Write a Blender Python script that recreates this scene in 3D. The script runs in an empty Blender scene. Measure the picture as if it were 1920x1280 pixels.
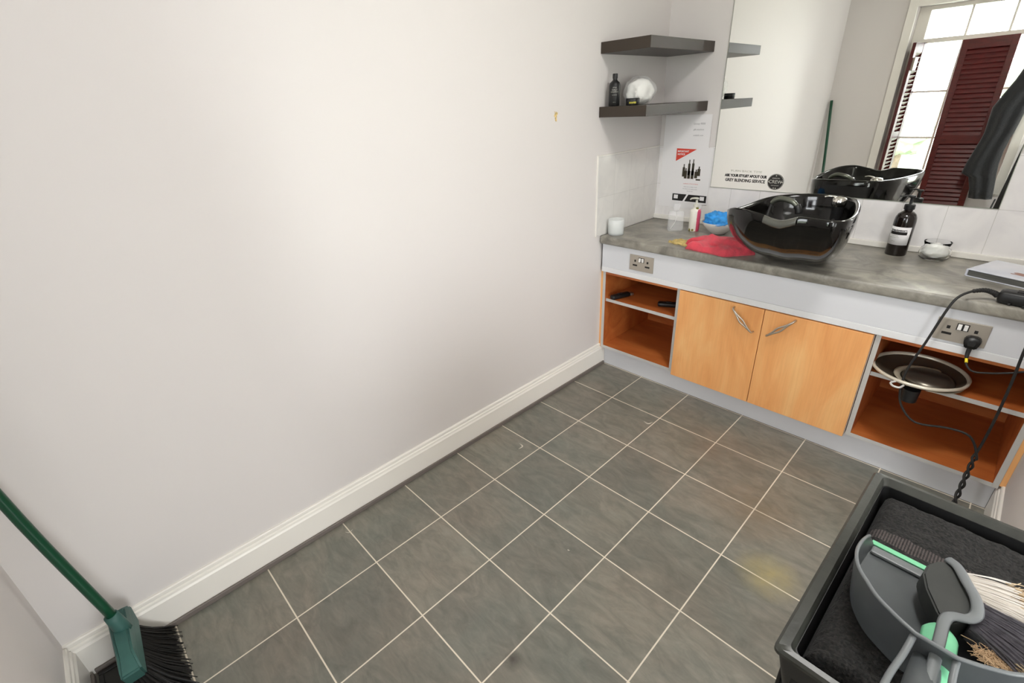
import bpy, bmesh, math, random
from mathutils import Vector, Matrix, noise
C = bpy.context; S = C.scene; COL = S.collection
random.seed(7)
PI = math.pi

# ------------------------------------------------------------------ camera
cam_d = bpy.data.cameras.new('camera'); cam = bpy.data.objects.new('camera', cam_d); COL.objects.link(cam)
cam_d.sensor_fit = 'HORIZONTAL'; cam_d.sensor_width = 36.0; cam_d.lens = 36.0 * 896.33 / 1920.0
cam_d.clip_start = 0.02; cam_d.clip_end = 200
CAM = (1.612, -2.8024, 1.5315)
rot = Matrix.Rotation(0.821341307, 3, 'Z') @ Matrix.Rotation(1.11263611, 3, 'X') @ Matrix.Rotation(-0.0526693164, 3, 'Z')
cam.matrix_world = Matrix.Translation(CAM) @ rot.to_4x4()
S.camera = cam

# ------------------------------------------------------------------ world, light, exposure
W = bpy.data.worlds.new('world'); S.world = W; W.use_nodes = True
wn = W.node_tree; wn.nodes.clear()
wo = wn.nodes.new('ShaderNodeOutputWorld'); wb_ = wn.nodes.new('ShaderNodeBackground')
tc = wn.nodes.new('ShaderNodeTexCoord'); sp = wn.nodes.new('ShaderNodeSeparateXYZ'); rp = wn.nodes.new('ShaderNodeValToRGB')
wn.links.new(tc.outputs['Generated'], sp.inputs[0]); wn.links.new(sp.outputs['Z'], rp.inputs[0])
rp.color_ramp.elements[0].position = 0.0; rp.color_ramp.elements[0].color = (0.80, 0.84, 0.86, 1)
rp.color_ramp.elements[1].position = 0.5; rp.color_ramp.elements[1].color = (0.95, 0.96, 0.98, 1)
wn.links.new(rp.outputs[0], wb_.inputs[0]); wb_.inputs[1].default_value = 12
wn.links.new(wb_.outputs[0], wo.inputs[0])

def area(name, loc, rotv, sx, sy, power, col, portal=False):
    d = bpy.data.lights.new(name, 'AREA'); d.shape = 'RECTANGLE'; d.size = sx; d.size_y = sy
    d.energy = power; d.color = col
    if portal: d.cycles.is_portal = True
    o = bpy.data.objects.new(name, d); COL.objects.link(o); o.location = loc; o.rotation_euler = rotv
    return o
area('sky_portal', (1.015, -3.44, 1.40), (PI/2, 0, 0), 1.0, 1.50, 1, (1, 1, 1), True)
area('sky_portal', (2.77, -3.44, 1.40), (PI/2, 0, 0), .74, 1.50, 1, (1, 1, 1), True)
area('sky_portal', (4.48, -2.525, 1.075), (0, PI/2, 0), 1.35, 1.15, 1, (1, 1, 1), True)
CEIL = 2.75
S.view_settings.view_transform = 'Standard'; S.view_settings.look = 'None'
S.view_settings.gamma = 1.0; S.view_settings.use_curve_mapping = False
S.view_settings.exposure = 0.61

# ------------------------------------------------------------------ helpers
def lin(r, g, b):
    f = lambda c: (c/255/12.92) if c/255 <= 0.04045 else ((c/255 + 0.055)/1.055)**2.4
    return (f(r), f(g), f(b), 1)

def mat(name, col, rough=0.5, metal=0.0, spec=0.5, trans=0.0, ior=1.45, coat=0.0, var=0.0, vscale=20.0, bump=0.0, bscale=60.0, sheen=0.0, vstretch=(1, 1, 1), col2=None):
    m = bpy.data.materials.new(name); m.use_nodes = True
    nt = m.node_tree; b = nt.nodes['Principled BSDF']
    b.inputs['Base Color'].default_value = col; b.inputs['Roughness'].default_value = rough
    b.inputs['Metallic'].default_value = metal; b.inputs['Specular IOR Level'].default_value = spec
    b.inputs['Transmission Weight'].default_value = trans; b.inputs['IOR'].default_value = ior
    b.inputs['Coat Weight'].default_value = coat; b.inputs['Sheen Weight'].default_value = sheen
    t = nt.nodes.new('ShaderNodeTexCoord'); mp = nt.nodes.new('ShaderNodeMapping'); mp.inputs['Scale'].default_value = vstretch
    nt.links.new(t.outputs['Object'], mp.inputs[0])
    if var > 0 or col2:
        n = nt.nodes.new('ShaderNodeTexNoise'); n.inputs['Scale'].default_value = vscale; n.inputs['Detail'].default_value = 5
        nt.links.new(mp.outputs[0], n.inputs['Vector'])
        r = nt.nodes.new('ShaderNodeValToRGB'); nt.links.new(n.outputs['Fac'], r.inputs[0])
        c2 = col2 or tuple(min(1, c*(1+var)) for c in col[:3]) + (1,)
        c1 = col if col2 else tuple(c*(1-var) for c in col[:3]) + (1,)
        r.color_ramp.elements[0].position = 0.33; r.color_ramp.elements[0].color = c1
        r.color_ramp.elements[1].position = 0.67; r.color_ramp.elements[1].color = c2
        nt.links.new(r.outputs[0], b.inputs['Base Color'])
    if bump > 0:
        n2 = nt.nodes.new('ShaderNodeTexNoise'); n2.inputs['Scale'].default_value = bscale; n2.inputs['Detail'].default_value = 4
        nt.links.new(mp.outputs[0], n2.inputs['Vector'])
        bp = nt.nodes.new('ShaderNodeBump'); bp.inputs['Strength'].default_value = bump; bp.inputs['Distance'].default_value = 0.01
        nt.links.new(n2.outputs['Fac'], bp.inputs['Height']); nt.links.new(bp.outputs[0], b.inputs['Normal'])
    return m

def wood(name, base, dark, light, axis='Z'):
    m = bpy.data.materials.new(name); m.use_nodes = True; nt = m.node_tree; b = nt.nodes['Principled BSDF']
    b.inputs['Roughness'].default_value = 0.42
    t = nt.nodes.new('ShaderNodeTexCoord'); mp = nt.nodes.new('ShaderNodeMapping'); nt.links.new(t.outputs['Object'], mp.inputs[0])
    sc = {'Z': (6, 6, 1.7), 'X': (1.7, 6, 6)}[axis]; mp.inputs['Scale'].default_value = sc
    n = nt.nodes.new('ShaderNodeTexNoise'); n.inputs['Scale'].default_value = 1.3; n.inputs['Detail'].default_value = 7; n.inputs['Distortion'].default_value = 1.1
    nt.links.new(mp.outputs[0], n.inputs['Vector'])
    r = nt.nodes.new('ShaderNodeValToRGB'); nt.links.new(n.outputs['Fac'], r.inputs[0])
    e = r.color_ramp.elements; e[0].position = 0.3; e[0].color = dark; e[1].position = 0.72; e[1].color = light
    k = e.new(0.5); k.color = base
    mp2 = nt.nodes.new('ShaderNodeMapping'); nt.links.new(t.outputs['Object'], mp2.inputs[0])
    mp2.inputs['Scale'].default_value = {'Z': (160, 160, 6), 'X': (6, 160, 160)}[axis]
    n2 = nt.nodes.new('ShaderNodeTexNoise'); n2.inputs['Scale'].default_value = 1.0; n2.inputs['Detail'].default_value = 2
    nt.links.new(mp2.outputs[0], n2.inputs['Vector'])
    mx = nt.nodes.new('ShaderNodeMixRGB'); mx.blend_type = 'MULTIPLY'; mx.inputs[0].default_value = 0.12
    r2 = nt.nodes.new('ShaderNodeValToRGB'); r2.color_ramp.elements[0].position = 0.35; r2.color_ramp.elements[0].color = (0.6, 0.5, 0.42, 1); r2.color_ramp.elements[1].position = 0.6
    nt.links.new(n2.outputs['Fac'], r2.inputs[0]); nt.links.new(r.outputs[0], mx.inputs[1]); nt.links.new(r2.outputs[0], mx.inputs[2])
    nt.links.new(mx.outputs[0], b.inputs['Base Color'])
    return m

def obj(name, bm, m, parent=None, smooth=False, loc=None, auto=None):
    bmesh.ops.recalc_face_normals(bm, faces=bm.faces[:])
    me = bpy.data.meshes.new(name); bm.to_mesh(me); bm.free()
    if smooth or auto:
        for p in me.polygons: p.use_smooth = True
        if auto: 
            me.set_sharp_from_angle(angle=math.radians(auto))
    o = bpy.data.objects.new(name, me); COL.objects.link(o)
    if m: me.materials.append(m)
    if parent: o.parent = parent
    if loc: o.location = loc
    return o

def tag(o, label, cat, group=None, kind=None):
    if label: o['label'] = label
    if cat: o['category'] = cat
    if group: o['group'] = group
    if kind: o['kind'] = kind
    return o

def thing(name, label, cat, loc=(0, 0, 0), rz=0.0, group=None):
    o = bpy.data.objects.new(name, None); COL.objects.link(o); o.empty_display_size = 0.05
    o.location = loc; o.rotation_euler = (0, 0, rz)
    return tag(o, label, cat, group)

def struct(name, bm, m, parent=None, **k):
    o = obj(name, bm, m, parent, **k)
    if not parent: o['kind'] = 'structure'
    return o

def B(): return bmesh.new()

def box(bm, lo, hi, bev=0.0, seg=2):
    lo = Vector(lo); hi = Vector(hi); c = (lo+hi)/2; d = hi-lo
    r = bmesh.ops.create_cube(bm, size=1.0, matrix=Matrix.Translation(c) @ Matrix.Diagonal((d.x, d.y, d.z, 1)))
    if bev > 0:
        vs = r['verts']; es = list({e for v in vs for e in v.link_edges})
        bmesh.ops.bevel(bm, geom=es, offset=bev, segments=seg, profile=0.5, affect='EDGES')
    return bm

def xbox(bm, M, d, bev=0.0, seg=2):
    r = bmesh.ops.create_cube(bm, size=1.0, matrix=M @ Matrix.Diagonal((d[0], d[1], d[2], 1)))
    if bev > 0:
        es = list({e for v in r['verts'] for e in v.link_edges})
        bmesh.ops.bevel(bm, geom=es, offset=bev, segments=seg, profile=0.5, affect='EDGES')

def lathe(bm, prof, seg=32, c=(0, 0, 0), sx=1.0, sy=1.0, closed=False):
    rings = []
    for r, z in prof:
        if r < 1e-6: rings.append([bm.verts.new((c[0], c[1], c[2]+z))])
        else: rings.append([bm.verts.new((c[0]+r*sx*math.cos(2*PI*i/seg), c[1]+r*sy*math.sin(2*PI*i/seg), c[2]+z)) for i in range(seg)])
    n = len(rings)
    for k in range(n if closed else n-1):
        a = rings[k]; b = rings[(k+1) % n]
        for i in range(seg):
            j = (i+1) % seg
            if len(a) == 1 and len(b) == 1: continue
            if len(a) == 1: bm.faces.new((a[0], b[i], b[j]))
            elif len(b) == 1: bm.faces.new((a[i], a[j], b[0]))
            else: bm.faces.new((a[i], a[j], b[j], b[i]))
    return bm

def smoothpath(pts, n=8):
    P = [Vector(p) for p in pts]; out = []
    for i in range(len(P)-1):
        p0 = P[i-1] if i else P[0]*2-P[1]; p1 = P[i]; p2 = P[i+1]; p3 = P[i+2] if i+2 < len(P) else P[-1]*2-P[-2]
        for k in range(n):
            t = k/n
            out.append(0.5*((2*p1)+(p2-p0)*t+(2*p0-5*p1+4*p2-p3)*t*t+(3*p1-p0-3*p2+p3)*t**3))
    out.append(P[-1]); return out

def tube(bm, pts, r, seg=8, smooth=6, flat=1.0):
    P = smoothpath(pts, smooth) if smooth else [Vector(p) for p in pts]
    N = len(P); R = r if callable(r) else (lambda t: r)
    t0 = (P[1]-P[0]).normalized(); up = Vector((0, 0, 1)) if abs(t0.z) < 0.9 else Vector((1, 0, 0))
    nrm = (up - t0*up.dot(t0)).normalized(); rings = []
    for i in range(N):
        t = (P[min(i+1, N-1)]-P[max(i-1, 0)]).normalized()
        nrm = (nrm - t*nrm.dot(t)).normalized(); bn = t.cross(nrm); rr = R(i/(N-1))
        rings.append([bm.verts.new(P[i]+nrm*rr*flat*math.cos(2*PI*k/seg)+bn*rr*math.sin(2*PI*k/seg)) for k in range(seg)])
    for a, b in zip(rings, rings[1:]):
        for k in range(seg): bm.faces.new((a[k], a[(k+1) % seg], b[(k+1) % seg], b[k]))
    bm.faces.new(rings[0][::-1]); bm.faces.new(rings[-1])
    return bm

def prism(bm, poly, f0, f1):
    """closed prism between two mapped copies of a 2-D outline"""
    a = [bm.verts.new(f0(*p)) for p in poly]; b = [bm.verts.new(f1(*p)) for p in poly]; n = len(poly)
    bm.faces.new(a); bm.faces.new(b[::-1])
    for i in range(n): bm.faces.new((a[i], b[i], b[(i+1) % n], a[(i+1) % n]))
    return bm

def cloth(bm, quad, nu, nv, hf, z0=0.0, edge=0.12, wob=0.0, sd=0.0):
    """a soft pad over four corners (x,y): thickness from hf(u,v), rounded edges, wavy outline"""
    q = [Vector((p[0], p[1])) for p in quad]; top = []; bot = []
    for i in range(nu+1):
        u = i/nu; rt = []; rb = []
        for j in range(nv+1):
            v = j/nv
            p = (q[0]*(1-u)+q[1]*u)*(1-v)+(q[3]*(1-u)+q[2]*u)*v
            p = p + Vector((noise.noise((u*4+sd, v*4, 1)), noise.noise((u*4, v*4+sd, 5))))*wob
            e = min(u, 1-u, v, 1-v)/edge; e = 1 if e >= 1 else math.sqrt(max(0, 1-(1-e)**2))
            h = hf(u, v)*(0.25+0.75*e)
            rt.append(bm.verts.new((p.x, p.y, z0+h))); rb.append(bm.verts.new((p.x, p.y, z0)))
        top.append(rt); bot.append(rb)
    for i in range(nu):
        for j in range(nv):
            bm.faces.new((top[i][j], top[i+1][j], top[i+1][j+1], top[i][j+1]))
            bm.faces.new((bot[i][j], bot[i][j+1], bot[i+1][j+1], bot[i+1][j]))
    for i in range(nu):
        bm.faces.new((top[i][0], bot[i][0], bot[i+1][0], top[i+1][0])); bm.faces.new((top[i][nv], top[i+1][nv], bot[i+1][nv], bot[i][nv]))
    for j in range(nv):
        bm.faces.new((top[0][j], top[0][j+1], bot[0][j+1], bot[0][j])); bm.faces.new((top[nu][j], bot[nu][j], bot[nu][j+1], top[nu][j+1]))
    return bm

def text(name, s, size, m, parent, loc, rotv, align='CENTER', ext=0.0003, sx=1.0, bold=0.0):
    cu = bpy.data.curves.new(name, 'FONT'); cu.body = s; cu.size = size; cu.align_x = align; cu.align_y = 'CENTER'; cu.extrude = ext; cu.offset = bold
    t = bpy.data.objects.new('tmp', cu); COL.objects.link(t); C.view_layer.update()
    me = bpy.data.meshes.new_from_object(t.evaluated_get(C.evaluated_depsgraph_get())); bpy.data.objects.remove(t)
    for v in me.vertices: v.co.x *= sx
    me.materials.clear(); me.materials.append(m); me.name = name
    o = bpy.data.objects.new(name, me); COL.objects.link(o); o.parent = parent; o.location = loc; o.rotation_euler = rotv
    return o

# ------------------------------------------------------------------ materials
M = {}
M['wall'] = mat('wall_paint', lin(219, 214, 211), 0.6, bump=0.04, bscale=9, spec=0.25)
M['ceil'] = mat('ceiling_paint', lin(240, 238, 232), 0.8)
M['gloss'] = mat('white_gloss_paint', lin(236, 232, 224), 0.35, bump=0.03, bscale=14)
M['cove'] = mat('grey_brown_strip', lin(112, 104, 98), 0.5)
M['fascia'] = mat('blue_grey_laminate', lin(212, 213, 216), 0.42, spec=0.4)
M['edge'] = mat('aluminium_edging', lin(205, 204, 200), 0.4, metal=0.25)
M['wood'] = wood('apple_wood_laminate', lin(238, 174, 110), lin(228, 158, 94), lin(243, 190, 126))
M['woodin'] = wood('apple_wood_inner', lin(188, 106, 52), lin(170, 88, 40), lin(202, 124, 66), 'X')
M['chrome'] = mat('chrome', lin(225, 222, 215), 0.12, metal=1.0)
M['steel'] = mat('brushed_steel', lin(190, 182, 170), 0.32, metal=0.9)
M['plate'] = mat('satin_socket_plate', lin(178, 170, 158), 0.4, metal=0.55)
M['blackgl'] = mat('black_gloss_ceramic', lin(9, 8, 7), 0.10, spec=0.45, coat=0.15)
M['blackpl'] = mat('black_plastic', lin(26, 26, 26), 0.4)
M['blackru'] = mat('black_rubber', lin(34, 33, 32), 0.55)
M['white'] = mat('white_plastic', lin(232, 230, 226), 0.4)
M['paper'] = mat('white_paper', lin(232, 230, 230), 0.7)
M['ink'] = mat('black_ink', lin(28, 26, 24), 0.7)
M['faint'] = mat('faint_grey_ink', lin(180, 178, 178), 0.8)
M['redink'] = mat('red_ink', lin(214, 72, 56), 0.7)
M['shelf'] = mat('dark_brown_foil', lin(60, 51, 43), 0.38, spec=0.4)
M['glass'] = mat('clear_glass', (0.98, 0.99, 0.99, 1), 0.02, trans=1.0, ior=1.12)
def film(name, col, rough, a):
    m = mat(name, col, rough); m.node_tree.nodes['Principled BSDF'].inputs['Alpha'].default_value = a; return m
M['frost'] = film('frosted_glass', (.90, .92, .91, 1), .25, .42)
M['clearpl'] = film('clear_plastic', (.90, .91, .93, 1), .15, .22)
M['mahog'] = mat('mahogany_stain', lin(80, 22, 21), 0.35, var=0.25, vscale=14, vstretch=(1, 1, 6))
M['black_cloth'] = mat('black_cloth', lin(34, 35, 37), 0.9, sheen=0.3, bump=0.3, bscale=90)
M['pegreen'] = mat('green_plastic_pole', lin(8, 66, 42), 0.3)
M['teal'] = mat('teal_plastic', lin(52, 92, 86), 0.5, var=0.16, vscale=12)

def brick_mat(name, tilew, tileh, off, c1, c2, grout, mortar, planes='XY', rough=0.4, slate=False, bump=0.15):
    m = bpy.data.materials.new(name); m.use_nodes = True; nt = m.node_tree; b = nt.nodes['Principled BSDF']
    t = nt.nodes.new('ShaderNodeTexCoord'); s = nt.nodes.new('ShaderNodeSeparateXYZ'); nt.links.new(t.outputs['Object'], s.inputs[0])
    cx = nt.nodes.new('ShaderNodeCombineXYZ')
    for k, (a, o) in enumerate(zip(planes, off)):
        ad = nt.nodes.new('ShaderNodeMath'); ad.operation = 'ADD'; ad.inputs[1].default_value = o
        nt.links.new(s.outputs[a], ad.inputs[0]); nt.links.new(ad.outputs[0], cx.inputs[k])
    br = nt.nodes.new('ShaderNodeTexBrick'); br.offset = 0; br.squash = 1
    br.inputs['Scale'].default_value = 1; br.inputs['Brick Width'].default_value = tilew; br.inputs['Row Height'].default_value = tileh
    br.inputs['Mortar Size'].default_value = mortar; br.inputs['Mortar Smooth'].default_value = 0.3
    br.inputs['Color1'].default_value = c1; br.inputs['Color2'].default_value = c2; br.inputs['Mortar'].default_value = grout
    nt.links.new(cx.outputs[0], br.inputs['Vector'])
    last = br.outputs['Color']
    if slate:
        # slate veining: two stretched, distorted noises over the tiles only
        def nz(scale, strx, rotz, dist):
            mp = nt.nodes.new('ShaderNodeMapping'); mp.inputs['Scale'].default_value = strx; mp.inputs['Rotation'].default_value = (0, 0, rotz)
            nt.links.new(t.outputs['Object'], mp.inputs[0])
            n = nt.nodes.new('ShaderNodeTexNoise'); n.inputs['Scale'].default_value = scale; n.inputs['Detail'].default_value = 8; n.inputs['Roughness'].default_value = 0.62; n.inputs['Distortion'].default_value = dist
            nt.links.new(mp.outputs[0], n.inputs['Vector']); return n
        n1 = nz(7, (1, 2.4, 1), 0.5, 1.3); n2 = nz(2.2, (1, 1, 1), 0, 0.4); n3 = nz(26, (1, 3.2, 1), -0.4, 0.8)
        def ramp(n, p0, c0, p1, c1_):
            r = nt.nodes.new('ShaderNodeValToRGB'); r.color_ramp.elements[0].position = p0; r.color_ramp.elements[0].color = c0
            r.color_ramp.elements[1].position = p1; r.color_ramp.elements[1].color = c1_; nt.links.new(n.outputs['Fac'], r.inputs[0]); return r
        base = None
        for n, p0, c0, p1, c1_ in ((n1, .34, (.80, .81, .80, 1), .70, (1.22, 1.21, 1.20, 1)), (n2, .35, (.92, .97, .95, 1), .65, (1.12, 1.04, 0.98, 1)), (n3, .3, (.92, .92, .92, 1), .7, (1.07, 1.07, 1.07, 1))):
            mx = nt.nodes.new('ShaderNodeMixRGB'); mx.blend_type = 'MULTIPLY'; mx.inputs[0].default_value = 1.0
            nt.links.new(last, mx.inputs[1]); nt.links.new(ramp(n, p0, c0, p1, c1_).outputs[0], mx.inputs[2]); last = mx.outputs[0]
        keep = nt.nodes.new('ShaderNodeMixRGB'); nt.links.new(br.outputs['Fac'], keep.inputs[0]); nt.links.new(last, keep.inputs[1]); keep.inputs[2].default_value = grout
        last = keep.outputs[0]
        # stains that stay on the floor
        for (x, y, rad, colr, st) in ((1.37, -1.40, .12, lin(176, 158, 98), .55), (0.93, -0.88, .24, lin(112, 82, 58), .24), (1.22, -1.12, .22, lin(120, 88, 40), .28), (0.93, -2.235, .035, lin(34, 30, 28), .75)):
            ds = nt.nodes.new('ShaderNodeVectorMath'); ds.operation = 'DISTANCE'; ds.inputs[1].default_value = (x, y, 0)
            nzn = nt.nodes.new('ShaderNodeTexNoise'); nzn.inputs['Scale'].default_value = 18; nzn.inputs['Detail'].default_value = 4
            nt.links.new(t.outputs['Object'], nzn.inputs['Vector']); nt.links.new(t.outputs['Object'], ds.inputs[0])
            mr = nt.nodes.new('ShaderNodeMapRange'); mr.inputs['From Min'].default_value = rad; mr.inputs['From Max'].default_value = 0; mr.inputs['To Max'].default_value = st*2
            nt.links.new(ds.outputs['Value'], mr.inputs['Value'])
            ml = nt.nodes.new('ShaderNodeMath'); ml.operation = 'MULTIPLY'; nt.links.new(mr.outputs[0], ml.inputs[0]); nt.links.new(nzn.outputs['Fac'], ml.inputs[1])
            mx = nt.nodes.new('ShaderNodeMixRGB'); nt.links.new(ml.outputs[0], mx.inputs[0]); nt.links.new(last, mx.inputs[1]); mx.inputs[2].default_value = colr; last = mx.outputs[0]
    else:
        n = nt.nodes.new('ShaderNodeTexNoise'); n.inputs['Scale'].default_value = 7; n.inputs['Detail'].default_value = 5; n.inputs['Distortion'].default_value = 1.5
        nt.links.new(t.outputs['Object'], n.inputs['Vector'])
        r = nt.nodes.new('ShaderNodeValToRGB'); r.color_ramp.elements[0].position = .35; r.color_ramp.elements[0].color = (.93, .93, .94, 1); r.color_ramp.elements[1].position = .6; r.color_ramp.elements[1].color = (1, 1, 1, 1)
        nt.links.new(n.outputs['Fac'], r.inputs[0])
        mx = nt.nodes.new('ShaderNodeMixRGB'); mx.blend_type = 'MULTIPLY'; mx.inputs[0].default_value = 1; nt.links.new(last, mx.inputs[1]); nt.links.new(r.outputs[0], mx.inputs[2]); last = mx.outputs[0]
    nt.links.new(last, b.inputs['Base Color']); b.inputs['Roughness'].default_value = rough; b.inputs['Specular IOR Level'].default_value = 0.45
    bp = nt.nodes.new('ShaderNodeBump'); bp.inputs['Strength'].default_value = bump; bp.inputs['Distance'].default_value = 0.002; bp.invert = True
    nt.links.new(br.outputs['Fac'], bp.inputs['Height']); nt.links.new(bp.outputs[0], b.inputs['Normal'])
    return m

T = 0.305
M['floor'] = brick_mat('slate_vinyl_tiles', T, T, (-0.30+T*10, 0.82+T*20), lin(116, 114, 107), lin(129, 126, 118), lin(224, 214, 196), 0.0026, slate=True, rough=0.36)
M['tileB'] = brick_mat('white_wall_tiles', 0.156, 0.2065, (1.405-0.156*9+0.156*0-1.405*2+0.156*18, -0.85+0.2065*5), lin(240, 237, 235), lin(237, 234, 232), lin(208, 205, 200), 0.0012, 'XZ', 0.22)
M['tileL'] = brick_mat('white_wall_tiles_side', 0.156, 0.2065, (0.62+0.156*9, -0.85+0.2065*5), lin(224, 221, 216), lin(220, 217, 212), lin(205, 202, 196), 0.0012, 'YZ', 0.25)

# ------------------------------------------------------------------ room shell
XW = 1.885; XR = 4.2; YB = 0.0; YF = -3.2; NIB = -1.25
struct('floor', box(B(), (-0.3, -3.5, -0.08), (4.5, 0.3, 0)), M['floor'])
struct('ceiling', box(B(), (-0.3, -3.5, CEIL), (4.5, 0.3, CEIL+0.1)), M['ceil'])
struct('wall_left', box(B(), (-0.3, -3.5, 0), (0, 0.3, CEIL)), M['wall'])
struct('wall_back', box(B(), (0, 0, 0), (XW, 0.3, CEIL)), M['wall'])
struct('wall_right', box(B(), (XW, NIB, 0), (XR, 0.3, CEIL)), M['wall'])
W3 = (-3.1, -1.95, .40, 1.75)
bm = B(); box(bm, (XR, -3.5, 0), (4.5, W3[0], CEIL)); box(bm, (XR, W3[1], 0), (4.5, 0.3, CEIL)); box(bm, (XR, W3[0], 0), (4.5, W3[1], W3[2])); box(bm, (XR, W3[0], W3[3]), (4.5, W3[1], CEIL))
struct('wall_side', bm, M['wall'])
r3 = thing('fill_window_3', None, None, (4.36, (W3[0]+W3[1])/2, W3[2])); r3['kind'] = 'structure'; hw3 = (W3[1]-W3[0])/2; hh3 = W3[3]-W3[2]  # unseen window added to throw daylight on the left wall
bm = B(); box(bm, (-.03, -hw3, 0), (.03, -hw3+.05, hh3)); box(bm, (-.03, hw3-.05, 0), (.03, hw3, hh3)); box(bm, (-.03, -hw3+.05, 0), (.03, hw3-.05, .05)); box(bm, (-.03, -hw3+.05, hh3-.05), (.03, hw3-.05, hh3)); obj('sash_frame', bm, M['gloss'], r3)
bm = B()
WIN = [(0.52, 1.42, 0.66, 2.13), (2.4, 3.14, 0.66, 2.13)]
xs = [0, 0.52, 1.42, 2.4, 3.14, XR]
for i in range(5):
    if i in (1, 3):
        box(bm, (xs[i], -3.5, 0), (xs[i+1], YF, 0.66)); box(bm, (xs[i], -3.5, 2.13), (xs[i+1], YF, CEIL))
    else: box(bm, (xs[i], -3.5, 0), (xs[i+1], YF, CEIL))
struct('wall_front', bm, M['wall'])

SK = [(0, .150), (.006, .150), (.009, .146), (.010, .137), (.007, .133), (.013, .129), (.014, .121), (.018, .114), (.018, 0), (0, 0)]
bm = B(); prism(bm, SK, lambda a, z: (a, -3.2, z), lambda a, z: (a, -0.51, z)); struct('baseboard_left', bm, M['gloss'])
bm = B(); prism(bm, SK, lambda a, z: (0.0181, YF+a, z), lambda a, z: (XR-0.02, YF+a, z)); struct('baseboard_front', bm, M['gloss'])
bm = B(); prism(bm, SK, lambda a, z: (XW-a, -0.51, z), lambda a, z: (XW-a, NIB, z)); struct('baseboard_right', bm, M['gloss'])
bm = B(); box(bm, (.0182, -3.17, 0), (.027, -0.52, .021), .003); struct('trim_1', bm, M['cove'])
bm = B(); box(bm, (0.03, YF+.0182, 0), (1.9, YF+.027, .021), .003); struct('trim_2', bm, M['cove'])

# wall tiling and the upstand behind the worktop
struct('trim_3', box(B(), (0, -.006, .845), (XW, 0, 1.27)), M['tileB'])
struct('trim_4', box(B(), (0, -.62, .845), (.006, -.006, 1.27)), M['tileL'])
bm = B(); box(bm, (.0065, -.020, .8455), (XW-.002, -.0065, .872), .003); struct('trim_5', bm, M['gloss'])
bm = B(); box(bm, (.0002, -.626, .845), (.009, -.620, 1.274), .001); box(bm, (.0002, -.626, 1.27), (.008, 0, 1.274), .001); struct('trim_6', bm, M['gloss'])

# windows: architrave, reveal lining, sashes with glazing bars, sill
def window(name, x0, x1, z0, z1, cols):
    r = thing(name, None, None, ((x0+x1)/2, YF, z0)); r['kind'] = 'structure'
    cx = (x0+x1)/2
    def L(b, lo, hi, bev=.003): box(b, (lo[0]-cx, lo[1]-YF, lo[2]-z0), (hi[0]-cx, hi[1]-YF, hi[2]-z0), bev)
    b = B()
    L(b, (x0-.06, YF, z0-.02), (x0+.005, YF+.022, z1+.06)); L(b, (x1-.005, YF, z0-.02), (x1+.06, YF+.022, z1+.06)); L(b, (x0+.004, YF, z1-.005), (x1-.004, YF+.021, z1+.06))
    obj('architrave', b, M['gloss'], r)
    b = B(); L(b, (x0-.05, YF-.14, z0-.03), (x1+.05, YF+.012, z0+.002), .004); obj('sill', b, M['gloss'], r)
    b = B(); yg = YF-.16; f = .085
    L(b, (x0, yg-.03, z0), (x0+f, yg+.03, z1)); L(b, (x1-f, yg-.03, z0), (x1, yg+.03, z1))
    L(b, (x0+f-.002, yg-.03, z0), (x1-f+.002, yg+.03, z0+.06)); L(b, (x0+f-.002, yg-.03, z1-.03), (x1-f+.002, yg+.03, z1))
    L(b, (x0+f-.002, yg-.03, 1.85), (x1-f+.002, yg+.03, 1.885))
    obj('sash_frame', b, M['gloss'], r)
    b = B()
    w = .2745
    for i in range(1, cols): L(b, (x0+f+w*i-.008, yg-.012, z0+.05), (x0+f+w*i+.008, yg+.012, z1-.02), .002)
    for z in (1.465, 1.08): L(b, (x0+f, yg-.011, z-.008), (x1-f, yg+.011, z+.008), .002)
    obj('glazing_bar', b, M['gloss'], r)
    b = B(); L(b, (x0+f-.004, yg-.002, z0+.05), (x1-f+.004, yg+.002, z1-.02), 0)
    gm = bpy.data.materials.get('window_glass')
    if not gm:
        gm = bpy.data.materials.new('window_glass'); gm.use_nodes = True; nt = gm.node_tree; nt.nodes.remove(nt.nodes['Principled BSDF'])
        o_ = nt.nodes['Material Output']; tr = nt.nodes.new('ShaderNodeBsdfTransparent'); gl = nt.nodes.new('ShaderNodeBsdfGlossy'); gl.inputs['Roughness'].default_value = 0.01
        fr = nt.nodes.new('ShaderNodeFresnel'); mx = nt.nodes.new('ShaderNodeMixShader'); nt.links.new(fr.outputs[0], mx.inputs[0]); nt.links.new(tr.outputs[0], mx.inputs[1]); nt.links.new(gl.outputs[0], mx.inputs[2]); nt.links.new(mx.outputs[0], o_.inputs[0])
    obj('pane', b, gm, r)
    return r
window('window_1', *WIN[0][:2], WIN[0][2], WIN[0][3], 3)
window('fill_window_2', *WIN[1][:2], WIN[1][2], WIN[1][3], 2)  # second window is unseen, added to bring in more daylight

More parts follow.
